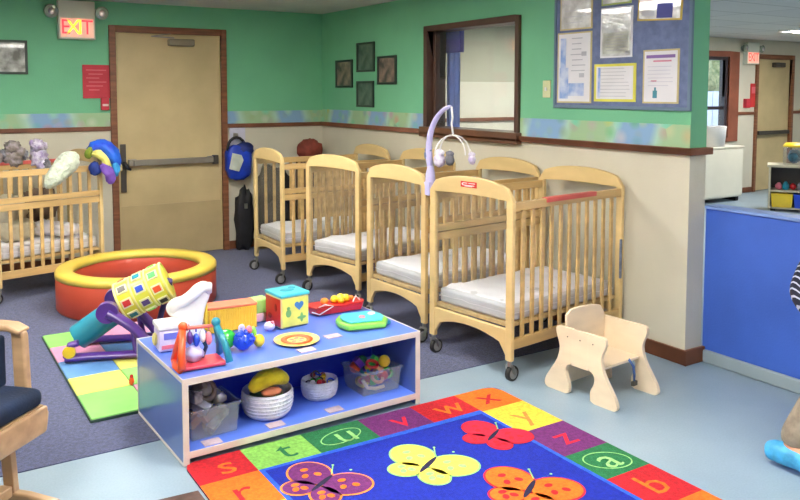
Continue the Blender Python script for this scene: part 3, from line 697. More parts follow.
# ================================================================ SOFT PLAY RING
t=thing('soft_play_ring','round red vinyl soft play ring with yellow top on the blue carpet','play ring',(-2.275,-1.50,.004))
R1,R0,HH=.56,.445,.285
MB().lathe([(R1-.01,.0),(R1,.015),(R1,HH-.05),(R1-.005,HH-.045),(R0+.005,HH-.045),(R0,HH-.05),(R0,.0)],n=64,close=True).build('ring_wall',M['redsoft'],t)
MB().lathe([(R1+.004,HH-.05),(R1+.004,HH-.018),(R1-.012,HH),(R0+.012,HH),(R0-.004,HH-.018),(R0-.004,HH-.05)],n=64,close=True).build('top_band',M['yelsoft'],t)
MB().lathe([(.001,.005),(.001,.05),(R0-.02,.05),(R0-.003,.03),(R0-.003,.005)],n=48).build('floor_pad',M['ltblue'],t)

# ================================================================ FOLDING MAT
t=thing('folding_mat','pastel striped folding floor mat on the blue carpet','mat',(.01,-.03,.004))
ye=[-2.055,-2.33,-2.63,-2.93,-3.20,-3.545]
cols=dict(g=mat('mat_green',(140,208,110),.5,.06,5),p=mat('mat_pink',(220,150,185),.5,.06,5),b=mat('mat_blue',(96,146,205),.5,.06,5),y=mat('mat_yellow',(226,222,110),.5,.06,5))
for i,cidx in enumerate('gpbyg'):
    MB().box(-3.02,-2.75,ye[i+1]+.002,ye[i]-.002,0,.02).build('mat_panel',cols[cidx],t,bevel=.006)
for i,cidx in enumerate('pbygp'):
    MB().box(-2.746,-2.42,ye[i+1]+.002,ye[i]-.002,0,.02).build('mat_panel',cols[cidx],t,bevel=.006)
MB().box(-3.024,-2.416,-3.549,-2.051,0,.012).build('backing',mat('mat_backing',(40,70,60),.6,.05,5),t)

# ================================================================ ROLLER TOY (purple frame, teal roller, yellow drum)
t=thing('activity_toy','large purple framed baby activity toy with yellow drum and teal roller','toy',(-2.70,-2.64,.026),-.35)
def side_frame(y):
    b=MB()
    b.tube([(-.235,y,.03),(-.21,y,.10),(-.17,y,.11)],[.035,.035,.03],12,0,True,.6)
    b.tube([(-.24,y,.025),(-.1,y,.028),(.06,y,.025),(.26,y,.022)],[.034,.03,.03,.034],12,0,True,.7)
    b.tube([(-.01,y,.275),(.03,y,.25),(.08,y,.215),(.14,y,.165),(.195,y,.10),(.235,y,.03)],[.05,.048,.046,.046,.048,.036],14,0,True,.6)
    b.cyl((-.01,y-.028,.275),(-.01,y+.028,.275),.060,24)
    b.tube([(.13,y,.17),(.135,y,.1),(.145,y,.03)],[.03,.026,.028],10,0,True,.7)
    return b
side_frame(-.15).build('side_frame',M['purple'],t,bevel=.003)
side_frame(.17).build('side_frame',M['purple'],t,bevel=.003)
MB().cyl((-.20,-.0,.095),(.01,.0,.24),.075,28).build('roller',M['teal'],t,bevel=.006)
k=MB().cyl((-.215,-.185,.065),(-.215,-.16,.065),.035,20); k.build('hub_cap',M['yel'],t,bevel=.004)
# drum, tilted, with picture windows
dm=MB(); DM=Matrix.Translation((.175,.02,.345))@Matrix.Rotation(math.radians(66),4,'Y')@Matrix.Scale(.9,4)
dm.M=DM; dm.lathe([(.001,-.165),(.10,-.165),(.125,-.15),(.125,.15),(.10,.165),(.001,.165)],n=28); dr=dm.build('drum',mat('drum_yellow',(236,214,50),.35,.1,16,c2=(215,225,90),coat=.4),t,bevel=.004)
rg=MB(); rg.M=DM
for z in (-.155,-.055,.05,.155): rg.lathe([(.122,-.008),(.131,-.006),(.131,.006),(.122,.008)],c=(0,0,z),n=28)
rg.build('rib',mat('pale_lemon_rib',(240,232,150),.4,.05,10),dr)
pc=[M['blue'],M['gballs'],M['red'],M['purple'],M['orange'],M['teal'],M['lime'],M['dgrey']]
random.seed(2)
for zi,z in enumerate((-.105,0,.10)):
    for k in range(8):
        a=2*PI*(k+.5*(zi%2))/8
        p=MB(); p.M=DM@Matrix.Rotation(a,4,'Z')@Matrix.Translation((.124,0,z)); p.box(-.004,.006,-.03,.03,-.034,.034,1).box(.006,.011,-.02,.02,-.024,.024,0)
        p.build('picture_tile',[pc[(k*3+zi)%8],mat('tile_border',(240,235,190),.5,.03,10)],dr,bevel=.002)
MB().tube([(.22,.17,.03),(.26,.15,.18),(.31,.10,.33),(.32,.02,.40),(.30,.02,.405)],[.02,.018,.018,.018,.014],10).build('drum_support',mat('indigo_support',(60,40,110),.4,.08,8),t,bevel=.002)

# ================================================================ LOW BLUE SHELF
SX0,SX1,SY0,SY1,SH=-2.785,-1.595,-4.215,-3.565,.365
t=thing('toy_shelf','low two-level blue laminate toy shelf with white edging, toys on top','shelf',((SX0+SX1)/2,(SY0+SY1)/2,.004),.03)
W2=(SX1-SX0)/2; D2=(SY1-SY0)/2; T=.022
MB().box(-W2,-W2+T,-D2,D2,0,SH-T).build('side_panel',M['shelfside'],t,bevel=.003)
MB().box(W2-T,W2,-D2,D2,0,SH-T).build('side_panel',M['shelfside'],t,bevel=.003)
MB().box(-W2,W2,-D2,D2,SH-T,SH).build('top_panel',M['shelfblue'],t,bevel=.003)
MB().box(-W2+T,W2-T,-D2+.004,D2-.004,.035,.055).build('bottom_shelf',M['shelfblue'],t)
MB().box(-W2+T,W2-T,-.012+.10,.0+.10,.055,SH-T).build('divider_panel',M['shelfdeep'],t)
e=MB()
for y in (-D2-.003,D2-.001):
    e.box(-W2-.003,W2+.003,y,y+.006,SH-T-.004,SH+.003); e.box(-W2-.003,-W2+T+.002,y,y+.006,0,SH-T); e.box(W2-T-.002,W2+.003,y,y+.006,0,SH-T); e.box(-W2+T,W2-T,y,y+.006,.028,.057)
for x in (-W2-.003,W2-.003): e.box(x,x+.006,-D2,D2,SH-.014,SH+.003); e.box(x,x+.006,-D2,D2,0,.012)
e.build('edging',M['shelfedge'],t,bevel=.002)
for (x,y,z) in ((-.46,-.285,.0575),(-.16,-.275,.0575),(.14,-.275,.0575),(-.0,-.27,SH+.003),(.2,-.16,SH+.003)):
    MB().box(x-.04,x+.04,y-.028,y+.028,z-.002,z+.001).build('picture_label',M['peach'],t)
ZT=SH+.008   # top surface height
ZB=.062      # inner shelf height

# activity cube
t=thing('activity_cube','cyan, red and yellow baby activity cube on the toy shelf','toy',(-2.085,-3.735,ZT),.10)
s=.08
MB().box(-s,s,-s,s,.0,.155).build('core',mat('cube_core',(225,215,150),.5,.04,8),t,bevel=.008)
MB().box(-s+.006,s-.006,-s-.003,-s,.008,.148).build('front_face',mat('cube_yellow',(226,226,110),.5,.06,12),t,bevel=.002)
MB().box(-s-.003,-s,-s+.006,s-.006,.008,.148).build('side_face',M['red'],t,bevel=.002)
MB().box(-s-.004,s+.004,-s-.004,s+.004,.155,.172).build('lid',M['cyan'],t,bevel=.005)
q=MB(); H2=[(.02+.026*(16*math.sin(a)**3)/16, .108+.026*(13*math.cos(a)-5*math.cos(2*a)-2*math.cos(3*a)-math.cos(4*a))/16) for a in [2*PI*i/24 for i in range(24)]]
q.prism(H2,XZ(-s-.005),XZ(-s-.003)); q.build('heart',mat('cube_blue',(70,130,190),.5,.05,8),t)
q=MB().ball((-.04,-s-.003,.075),(.016,.002,.02)).ball((-.04,-s-.003,.1),(.01,.002,.008)).ball((.035,-s-.003,.045),(.026,.002,.008)).ball((.035,-s-.003,.045),(.009,.002,.024)); q.build('picture',mat('cube_green',(120,180,110),.5,.05,8),t)
q=MB().ball((-s-.003,-.03,.1),(.002,.014,.02)).ball((-s-.003,.03,.05),(.002,.02,.014)); q.build('picture',mat('cube_dark_red',(150,20,30),.5,.05,8),t)
q=MB().ball((0,0,.173),(.04,.03,.004)).ball((.045,.03,.173),(.02,.02,.004)); q.build('lid_disc',mat('cube_teal',(40,160,180),.5,.05,8),t)
# patterned plate
t=thing('toy_plate','flat orange and white patterned toy plate near the shelf front edge','plate',(-2.165,-4.02,ZT))
t.scale=(1.15,1.15,1)
MB().lathe([(.001,0),(.075,0),(.092,.006),(.095,.009),(.09,.011),(.07,.005),(.001,.004)],n=36).build('dish',mat('plate_cream',(245,225,150),.4,.1,20,c2=(240,190,80),coat=.4),t)
MB().lathe([(.04,.0052),(.066,.0075),(.066,.0085),(.04,.0062)],n=36,close=True).build('orange_ring',M['orange'],t)
q=MB()
for i in range(5): q.ball((.022*math.cos(i*1.257),.022*math.sin(i*1.257),.005),(.011,.008,.003))
q.build('flower_print',mat('plate_pink',(235,130,120),.5,.05,8),t)
# red tray with yellow ring beads
t=thing('pull_along_toy','red toy boat tray with yellow balls at the back of the shelf','toy',(-1.765,-3.655,ZT),.02)
q=MB(); o_=[(-.135,-.05),(.12,-.06),(.145,-.03),(.14,.05),(-.12,.06),(-.15,.02)]
q.prism(o_,XY(0),lambda u,v:(u*1.08,v*1.08,.035)); q.prism([(u*1.1,v*1.1) for u,v in o_],XY(.035),XY(.045)); q.build('tray',M['red'],t,bevel=.006)
q=MB()
for x,y in ((-.01,0),(.035,.015),(.015,-.025),(.055,-.01)): q.ball((x,y,.062),.021,0,14,10)
q.build('yellow_ball',M['yel'],t)
q=MB().ball((-.07,0,.06),(.022,.02,.018)).ball((.095,.0,.055),(.014,.018,.014)); q.build('orange_knob',mat('amber',(245,150,60),.4,.05,8),t)
q=MB()
q.tube([(-.13,-.05,.045),(-.10,-.065,.06),(-.05,-.065,.045),(-.13,-.06,.01),(-.16,-.03,.02)],.0035,8); q.build('cord',M['white'],t); q=MB(); q.tube([(.07,-.06,.05),(.1,-.04,.075),(.12,-.05,.05)],.0035,8); q.build('cord',M['white'],t)
# green and teal flat toy
t=thing('musical_toy','lime green toy with teal top and pink button on the shelf right end','toy',(-1.775,-3.955,ZT),-.22)
def oct_(a,b,c=.35): return [(-a,-b*c),(-a*.75,-b),(a*.75,-b),(a,-b*c),(a,b*c),(a*.75,b),(-a*.75,b),(-a,b*c)]
MB().prism(oct_(.128,.10),XY(0),XY(.032)).build('base',M['lime'],t,bevel=.012,segs=3)
MB().prism(oct_(.108,.082),XY(.032),XY(.043)).build('top_plate',M['cyan'],t,bevel=.005)
MB().lathe([(.001,.052),(.014,.05),(.017,.043)],c=(-.005,-.02,0),n=18).build('pink_button',M['pink'],t)
MB().lathe([(.001,.05),(.018,.048),(.02,.043)],c=(.06,.03,0),n=18).build('white_dial',M['white'],t)
MB().box(.095,.14,-.05,.03,.0,.02).build('side_speaker',M['teal'],t,bevel=.006)
# yellow corrugated block box and pastel block
t=thing('ribbed_box','yellow ribbed toy box with coral rim at the back of the shelf','box',(-2.36,-3.66,ZT),-.08)
q=MB(); q.box(-.12,.12,-.05,.05,0,.115)
for i in range(20): q.cyl((-.114+i*.0120,-.0465,.003),(-.114+i*.0120,-.0465,.113),.0078,10)
q.build('ribbed_wall',M['yelbox'],t,bevel=.003)
MB().box(-.124,.124,-.055,.055,.115,.128).build('coral_rim',mat('coral_rim',(232,120,84),.5,.05,8),t,bevel=.004)
t=thing('building_block','pastel lime and pink toy block beside the yellow ribbed box','block',(-2.185,-3.60,ZT),.1)
MB().box(-.045,.045,-.045,.045,.045,.115).build('lime_half',mat('pastel_lime',(165,215,120),.5,.05,8),t,bevel=.008)
MB().box(-.045,.045,-.045,.045,0,.045).build('pink_half',mat('pastel_pink',(235,190,205),.5,.05,8),t,bevel=.008)
t=thing('building_block','small pale lilac ball block in front of the yellow ribbed box','block',(-2.21,-3.80,ZT),.1)
MB().ball((0,0,.022),(.028,.025,.022)).build('body',mat('pale_lilac',(215,210,240),.5,.05,8),t)
MB().ball((.01,-.01,.04),(.01,.01,.008)).build('knob',M['pink'],t)
# ball caterpillar
t=thing('ball_toy','linked baby toy of green, blue knobbly and yellow balls on the shelf','toy',(-2.425,-4.01,ZT),.0)
q=MB().ball((-.065,.055,.045),(.05,.045,.045)); q.build('green_ball',M['gballs'],t)
q=MB().ball((0,0,.042),(.045,.042,.042),0,18,12,.2)
random.seed(4)
for i in range(22):
    a=random.uniform(0,2*PI); p=random.uniform(.1,1.7); q.ball((.045*math.sin(p)*math.cos(a),.045*math.sin(p)*math.sin(a),.045+.042*math.cos(p)),.0095,0,8,6)
q.build('blue_knobbly_ball',M['blue'],t)
MB().ball((.075,.0,.03),(.026,.026,.03)).build('yellow_ball',M['yel'],t)
MB().ball((.055,.02,.065),(.015,.015,.03)).build('lime_tab',M['lime'],t)
MB().ball((.03,.01,.085),(.016,.014,.02)).build('pink_knob',M['pink'],t)
MB().ball((-.005,.01,.095),(.016,.014,.022)).build('lilac_knob',M['lav'],t)
MB().tube([(-.06,.03,.04),(.07,.0,.035)],.012,10).build('connector',M['blue'],t)
# A-frame baby toy
t=thing('bead_frame_toy','orange and teal A-frame spinner toy with red base at the shelf corner','toy',(-2.66,-4.095,ZT),-.06)
t.scale=(1.08,1.08,1.12)
def leg(x,xt): return MB().tube([(x,-.05,.008),(x*.97,-.03,.06),(xt,0,.15)],[.017,.015,.014],10)
q=MB().tube([(-.085,-.068,.012),(-.078,-.04,.075),(-.062,-.0,.155)],[.016,.015,.013],10).tube([(-.085,.065,.012),(-.075,.04,.075),(-.062,.0,.155)],[.014,.013,.012],10).ball((-.062,0,.158),.018)
q.tube([(-.09,-.065,.01),(-.095,0,.01),(-.085,.065,.01)],.012,10); q.build('orange_leg',M['orange'],t)
q=MB().tube([(.105,-.068,.012),(.095,-.04,.075),(.07,.0,.15)],[.015,.014,.013],10).tube([(.10,.065,.012),(.09,.04,.075),(.07,.0,.15)],[.013,.012,.012],10).ball((.07,0,.158),.018); q.build('teal_leg',M['teal'],t)
MB().cyl((-.06,0,.15),(.068,0,.145),.007,12).build('crossbar',mat('coral_bar',(240,120,110),.4,.05,8),t)
MB().prism([(-.08,-.06),(.095,-.06),(.09,.06),(-.075,.06)],XY(0),XY(.016)).build('base',mat('toy_red_pink',(215,70,85),.4,.06,8),t,bevel=.006)
cc=[M['purple'],M['blue'],M['white'],M['pink'],M['teal']]
for i,x in enumerate((-.035,-.01,.015,.04)):
    q=MB().ball((x,-.0,.11-.012*(i%2)),(.013,.02,.026),0,12,10); q.cyl((x,0,.13),(x,0,.148),.003,6); q.build('spinner_bead',cc[i],t)
q=MB().ball((-.02,.0,.045),(.04,.03,.03),0,14,10,.3); q.build('mirror_ball',M['lav'],t)
MB().tube([(.02,.03,.016),(.035,.02,.06),(.02,0,.09)],.008,8).build('dark_post',mat('deep_teal',(20,70,110),.4,.06,8),t)
# white and lilac toy house block
t=thing('toy_cash_box','white toy box with lilac and blue sides behind the A-frame toy','toy',(-2.70,-3.80,ZT),-.05)
MB().box(-.06,.06,-.055,.055,0,.10).build('body',mat('box_lilac',(190,180,225),.5,.15,14,c2=(225,215,240)),t,bevel=.006)
MB().box(-.065,.07,-.062,.062,.10,.125).build('lid',M['white'],t,bevel=.006)
MB().box(-.04,.045,-.0585,-.055,.055,.085).build('blue_window',mat('soft_blue',(110,120,220),.5,.05,8),t,bevel=.002)
MB().box(-.05,.05,-.0585,-.055,.012,.03).build('pink_stripe',mat('soft_red',(225,110,130),.5,.05,8),t,bevel=.002)
MB().ball((.068,-.04,.095),(.014,.014,.016)).build('coral_knob',mat('coral_knob',(225,80,90),.5,.05,8),t)
MB().ball((-.068,.0,.05),(.012,.02,.03)).build('side_pad',mat('soft_yellow',(235,225,140),.5,.05,8),t)
# white moulded toy (fan back)
t=thing('moulded_toy_seat','white moulded plastic toy seat with lobed back standing on the shelf','toy',(-2.585,-3.735,ZT),.1)
q=MB(); prof=chaikin([(-.035,0),(-.045,.06),(-.07,.11),(-.11,.14),(-.115,.185),(-.07,.215),(-.03,.215),(.0,.235),(.03,.262),(.08,.275),(.105,.25),(.10,.20),(.075,.15),(.06,.08),(.05,0)],True)
q.prism(prof,XZ(-.028),XZ(.028)); q.build('back_shell',M['white'],t,bevel=.024,segs=4)
MB().tube([(-.095,-.015,.15),(-.085,-.02,.185),(-.04,-.028,.20),(.01,-.028,.225),(.05,-.025,.25),(.082,-.02,.245),(.09,-.015,.215)],[.014,.027,.026,.026,.027,.028,.016],14).build('rolled_edge',M['white'],t)
MB().box(-.035,.05,-.03,.04,0,.03).build('foot',mat('pale_pink_foot',(235,190,190),.5,.05,8),t,bevel=.008)
q=MB().box(.075,.09,.0,.012,.03,.16); q.build('yellow_stay',M['yel'],t,bevel=.003)

# ---- containers on the lower shelf
def openbox(t,w,d,h,mm,tap=.9,wt=.004):
    q=MB(); o=[(-w*tap,-d*tap),(w*tap,-d*tap),(w*tap,d*tap),(-w*tap,d*tap)]; o2=[(-w,-d),(w,-d),(w,d),(-w,d)]
    vs=[(u,v,0) for u,v in o]+[(u,v,h) for u,v in o2]
    q.add(vs,[(3,2,1,0)]+[(i,(i+1)%4,4+(i+1)%4,4+i) for i in range(4)],0)
    ob=q.build('bin_wall',mm,t); s_=ob.modifiers.new('s','SOLIDIFY'); s_.thickness=wt; s_.offset=-1
    q=MB().strip([(-w-.008,-d-.008),(w+.008,-d-.008),(w+.008,d+.008),(-w-.008,d+.008)],[(-w+.002,-d+.002),(w-.002,-d+.002),(w-.002,d-.002),(-w+.002,d-.002)],XY(h-.006),XY(h+.004),0,True); q.build('rim',mm,t,bevel=.002)
t=thing('clear_bin','clear plastic bin of grey silvery toys at the left of the lower shelf','bin',(-2.615,-4.045,ZB),.05)
openbox(t,.112,.105,.13,M['tub'])
random.seed(21)
gm=[mat('toy_grey',(150,145,150),.35,.2,15),mat('toy_silver',(190,190,200),.25,.2,15,metal=.5),mat('toy_taupe',(120,108,104),.5,.2,15),M['plushg']]
for i in range(19):
    x,y=random.uniform(-.07,.07),random.uniform(-.07,.07); z=.035+.047*(i//4.5); r=random.uniform(.027,.040)
    q=MB()
    if i%3==0:
        q.M=Matrix.Translation((x,y,z))@Matrix.Rotation(random.uniform(0,3),4,'X')@Matrix.Rotation(random.uniform(0,3),4,'Z'); q.box(-r,r,-r*.5,r*.5,-r*.7,r*.7)
    elif i%3==1: q.ball((x,y,z),(r,r*.8,r*.9),0,14,10,.3)
    else: q.M=Matrix.Translation((x,y,z))@Matrix.Rotation(random.uniform(0,3),4,'X'); q.tube([(r*math.cos(a),r*math.sin(a),0) for a in [2*PI*k/14 for k in range(15)]],r*.3,8)
    o=q.build('grey_toy',gm[i%4],bevel=.004 if i%3==0 else 0); o.location=(-2.615,-4.045,ZB+.0); 
    tag(o,'small '+['mid grey','silvery','taupe','mottled grey'][i%4]+[' block',' lump',' ring'][i%3]+' heaped in the left clear bin','toy','grey toys in the left clear bin')
def basket(label,loc,r,h,sx=1,sy=1):
    t=thing('round_basket',label,'basket',loc)
    q=MB(); pr=[(.001,0),(r*.72,0),(r*.86,h*.12),(r*.97,h*.45),(r,h*.7),(r*.97,h),(r*.93,h),(r*.96,h*.7),(r*.92,h*.45),(r*.8,h*.14),(.001,.01)]
    q.lathe(pr,n=40,sx=sx,sy=sy); q.build('bowl',M['basket'],t)
    q=MB(); 
    for z,k in ((h*.2,.90),(h*.34,.955),(h*.48,.99),(h*.62,1.005),(h*.76,1.005),(h*.9,.99)):
        q.tube([(r*k*sx*math.cos(a)*.99,r*k*sy*math.sin(a)*.99,z) for a in [2*PI*i/36 for i in range(37)]],.0035,6,caps=False)
    q.build('weave_band',M['basket'],t)
    return t
basket('large round white basket holding yellow and orange plush on the lower shelf',(-2.325,-4.04,ZB),.118,.12)
t=thing('stuffed_toy','yellow plush with orange beak filling the large white basket','stuffed toy',(-2.325,-4.04,ZB+.012))
q=MB(); q.tube([(-.10,-.03,.12),(-.06,-.03,.155),(0,-.02,.17),(.05,-.02,.165),(.10,-.02,.125)],[.022,.04,.047,.042,.02],14); q.build('body',mat('yellow_plush',(250,225,40),.9,.1,20,.6,50,sheen=.3),t,subd=1)
MB().ball((-.01,-.075,.118),(.05,.03,.018),0,14,10,.2).build('beak',mat('orange_plush',(235,145,105),.9,.1,20),t)
MB().ball((0,.01,.055),(.08,.075,.055),0,16,12,.2).build('lower_body',mat('green_plush',(120,160,110),.9,.1,20),t)
basket('small white basket of colourful beads in the middle of the lower shelf',(-2.03,-3.985,ZB),.086,.092,1.05,.95)
random.seed(9); pal=[M['red'],M['yel'],M['gballs'],M['blue'],M['white'],mat('maroon',(140,30,50),.4,.05,8),M['orange'],M['dgrey']]
for i in range(26):
    a=random.uniform(0,2*PI); rr=.06*math.sqrt(random.random()); z=.045+.018*(i//9)+random.uniform(0,.01)
    x,y=rr*math.cos(a),rr*math.sin(a)
    q=MB()
    if i%4==3: q.M=Matrix.Translation((x,y,z+.01))@Matrix.Rotation(random.uniform(0,3),4,'X'); q.tube([(.02*math.cos(b),.02*math.sin(b),0) for b in [2*PI*k/12 for k in range(13)]],.004,8)
    else: q.ball((x,y,z),(.014,.013,.013),0,12,8)
    o=q.build('toy_bead',pal[i%8]); o.location=(-2.03,-3.985,ZB)
    tag(o,'small '+['red','yellow','green','blue','white','maroon','orange','grey'][i%8]+(' ring' if i%4==3 else ' round bead')+' in the small white basket on the lower shelf','bead','beads in the small white basket')
t=thing('clear_bin','clear plastic bin of colourful toys at the right of the lower shelf','bin',(-1.75,-4.01,ZB),.03)
openbox(t,.113,.10,.115,M['tub'])
random.seed(33); pal=[M['gballs'],M['red'],M['yel'],M['purple'],M['orange'],mat('peach_toy',(225,170,130),.5,.05,8),M['teal'],mat('dark_green_toy',(20,100,60),.5,.05,8)]
for i in range(20):
    x,y=random.uniform(-.075,.08),random.uniform(-.06,.06); z=.03+.036*(i//5); r=random.uniform(.022,.032); q=MB()
    if i%3==0: q.ball((x,y,z),r,0,14,10)
    elif i%3==1: q.M=Matrix.Translation((x,y,z))@Matrix.Rotation(random.uniform(0,3),4,'Y'); q.box(-r,r,-r*.6,r*.6,-r*.6,r*.6)
    else: q.M=Matrix.Translation((x,y,z))@Matrix.Rotation(random.uniform(0,1),4,'X'); q.tube([(r*math.cos(a),r*math.sin(a),0) for a in [2*PI*k/14 for k in range(15)]],r*.3,8)
    o=q.build('colourful_toy',pal[i%8],bevel=.004 if i%3==1 else 0); o.location=(-1.75,-4.01,ZB)
    tag(o,'small '+['green','red','yellow','purple','orange','peach','teal','dark green'][i%8]+[' ball',' block',' ring'][i%3]+' heaped in the right clear bin','toy','bright toys in the right clear bin')
q=MB().tube([(-.085,-.065,.07),(-.065,-.08,.03),(-.02,-.082,.018),(.03,-.08,.02)],.009,10); o=q.build('wooden_ring_toy',mat('cream_toy',(230,205,160),.5,.05,8),loc=(-1.75,-4.0,ZB)); tag(o,'curved cream toy piece against the side of the right clear bin','toy')
t=thing('orange_spark_toy','tiny orange toy on the striped mat beside the shelf','toy',(-2.745,-3.24,.026))
MB().ball((0,0,.02),(.014,.014,.022),0,12,8,.3).build('body',M['orange'],t); MB().ball((0,0,.045),(.009,.009,.01)).build('tip',M['red'],t)

# ================================================================ RUG
rugcols=dict(base=mat('rug_blue',(14,40,168),.95,.10,70,.6,260),R=mat('rug_red',(200,24,40),.95,.1,70,.6,260),L=mat('rug_light_green',(138,200,92),.95,.1,70,.6,260),
  G=mat('rug_dark_green',(34,120,72),.95,.1,70,.6,260),P=mat('rug_purple',(112,40,112),.95,.1,70,.6,260),O=mat('rug_orange',(246,116,24),.95,.1,70,.6,260),
  Y=mat('rug_yellow',(244,206,66),.95,.1,70,.6,260),B=mat('rug_edge_blue',(40,96,220),.95,.1,70,.6,260),K=mat('rug_dark',(30,24,60),.95,.1,70),
  E=mat('rug_binding',(86,40,44),.9,.1,70),o2=mat('rug_soft_orange',(240,140,60),.95,.1,70),g2=mat('rug_pale_green',(150,215,130),.95,.1,70),y2=mat('rug_lemon',(235,222,90),.95,.1,70),
  p2=mat('rug_mauve',(150,70,150),.95,.1,70),rd=mat('rug_crimson',(215,30,62),.95,.1,70))
keys=list(rugcols); ix={k:i for i,k in enumerate(keys)}; rm=[rugcols[k] for k in keys]
RX0,RX1,RY1,RY0=-2.775,-1.135,-4.218,-6.60
q=MB(); zt=.008
def rrect(x0,x1,y0,y1,r,n=6):
    p=[]
    for cx,cy,a in ((x1-r,y1-r,0),(x0+r,y1-r,PI/2),(x0+r,y0+r,PI),(x1-r,y0+r,1.5*PI)):
        p+=[(cx+r*math.cos(a+PI/2*i/n),cy+r*math.sin(a+PI/2*i/n)) for i in range(n+1)]
    return p
q.prism(rrect(RX0,RX1,RY0,RY1,.06),XY(.0005),XY(zt),ix['base'],ix['E'])
def flat(pts,c,z): q.add([(u,v,z) for u,v in pts],[list(range(len(pts)))],ix[c])
BW=.235
def ell(cx,cy,a,b,rot,n=26): return [(cx+a*math.cos(t)*math.cos(rot)-b*math.sin(t)*math.sin(rot), cy+a*math.cos(t)*math.sin(rot)+b*math.sin(t)*math.cos(rot)) for t in [2*PI*i/n for i in range(n)]]
xs=[RX0,-2.53,-2.244,-1.95,-1.659,-1.39]; seqT='RLGPR'; letT=['s','t','u','v','w']; z1=zt+.0012; z2=z1+.0012; z3=z2+.001; z4=z3+.001
for i,c in enumerate(seqT):
    x0,x1=xs[i],xs[i+1]
    pts=[(x0,RY1-.215),(x1,RY1-.215),(x1,RY1),(x0,RY1)]
    if i==0: pts=[(x0,RY1-.215),(x1,RY1-.215),(x1,RY1),(x0+.05,RY1),(x0+.014,RY1-.014),(x0,RY1-.05)]
    flat(pts,c,z1)
rr=[(-1.39,RY1-.215)]; 
flat([(-1.39,RY1-.235),(RX1,RY1-.235),(RX1,RY1-.07),(RX1-.02,RY1-.02),(RX1-.07,RY1),(-1.39,RY1)],'O',z1)
yr=[RY1-.235,-4.735,-5.01,-5.245,-5.50,-5.77,-6.05,-6.33,RY0]; seqR='YPGROYPG'; letR=['y','z','a','b','c','d','e','f']
for i,c in enumerate(seqR): flat([(-1.39,yr[i+1]),(RX1,yr[i+1]),(RX1,yr[i]),(-1.39,yr[i])],c,z1)
yl=[RY1-.215,-4.70,-4.97,-5.24,-5.51,-5.78,-6.05,-6.33,RY0]; seqL='OYLGPROY'; letL=['r','q','p','o','n','m','l','k']
for i,c in enumerate(seqL): flat([(RX0,yl[i+1]),(-2.53,yl[i+1]),(-2.53,yl[i]),(RX0,yl[i])],c,z1)
# light blue inner line
flat([(-2.53,RY1-.215-.018),(-1.39,RY1-.235-.018),(-1.39,RY1-.215),(-2.53,RY1-.215)],'B',z1)
flat([(-1.39-.02,RY0),(-1.39,RY0),(-1.39,RY1-.22),(-1.39-.02,RY1-.24)],'B',z1+.0003)
flat([(-2.53,RY0),(-2.51,RY0),(-2.51,RY1-.22),(-2.53,RY1-.22)],'B',z1+.0003)
colr={'R':'O','L':'G','G':'g2','P':'rd','O':'R','Y':'o2'}
def letter(ch,x,y,c,size=.22): q.text(ch,size,lambda a,b:(x+a,y+b*.95,z2),ix[colr[c]])
for i,c in enumerate(seqT):
    letter(letT[i],(xs[i]+xs[i+1])/2+.02,RY1-.115,c)
letter('x',-1.27,RY1-.115,'O')
for i,c in enumerate(seqR): letter(letR[i],(-1.39+RX1)/2,(yr[i]+yr[i+1])/2,c)
for i,c in enumerate(seqL): letter(letL[i],(RX0-2.53)/2,(yl[i]+yl[i+1])/2,c)
# leaf outlines on green squares
def ringpts(cx,cy,a,b,rot,c,wd=.006,n=28):
    o=ell(cx,cy,a,b,rot,n); i_=ell(cx,cy,a-wd,b-wd,rot,n)
    for k in range(n):
        j=(k+1)%n; q.add([(o[k][0],o[k][1],z2),(o[j][0],o[j][1],z2),(i_[j][0],i_[j][1],z2),(i_[k][0],i_[k][1],z2)],[(0,1,2,3)],ix[c])
ringpts(-2.097,RY1-.115,.11,.06,.25,'g2'); ringpts(-1.262,-5.13,.105,.075,-.5,'g2')
# butterflies
def butterfly(cx,cy,rot,s,c,c2,c3,halo):
    R=lambda a,b:(cx+(a*math.cos(rot)-b*math.sin(rot))*s, cy+(a*math.sin(rot)+b*math.cos(rot))*s)
    for (a,b,ra,rb,ro) in ((-.125,.06,.135,.115,-.45),(.125,.06,.135,.115,.45),(-.085,-.10,.09,.075,.5),(.085,-.10,.09,.075,-.5)):
        x,y=R(a,b)
        flat(ell(x,y,(ra+.012)*s,(rb+.012)*s,rot+ro),halo,z2); flat(ell(x,y,ra*s,rb*s,rot+ro),c,z3)
        for k,(da,db) in enumerate(((.045,.01),(-.045,.012),(0,-.035))):
            x2,y2=R(a+da*(ra/.13),b+db*(rb/.095)); flat(ell(x2,y2,.024*s,.018*s,rot+k),c2,z4)
    flat(ell(cx,cy,.016*s,.10*s,rot),c3,z4)
    for sg in (-1,1):
        a0=R(sg*.01,.11); a1=R(sg*.06,.2); dx=.003
        flat([(a0[0]-dx,a0[1]),(a0[0]+dx,a0[1]),(a1[0]+dx,a1[1]),(a1[0]-dx,a1[1])],'g2',z4); flat(ell(a1[0],a1[1],.006,.006,0,10),'g2',z4)
butterfly(-2.36,-4.67,-1.05,.72,'P','O','K','o2')
butterfly(-1.92,-4.765,-1.05,.76,'y2','g2','K','g2')
butterfly(-1.515,-4.69,-1.05,.64,'rd','R','K','R')
butterfly(-1.70,-5.14,-1.0,.76,'O','R','K','rd')
butterfly(-2.2,-5.35,-.35,.8,'rd','O','K','R'); butterfly(-1.75,-5.8,.3,.8,'y2','g2','K','g2'); butterfly(-2.2,-6.1,-.2,.8,'P','O','K','o2')
tag(q.build('alphabet_rug',rm),'bright blue alphabet rug with coloured letter border and butterflies','rug')

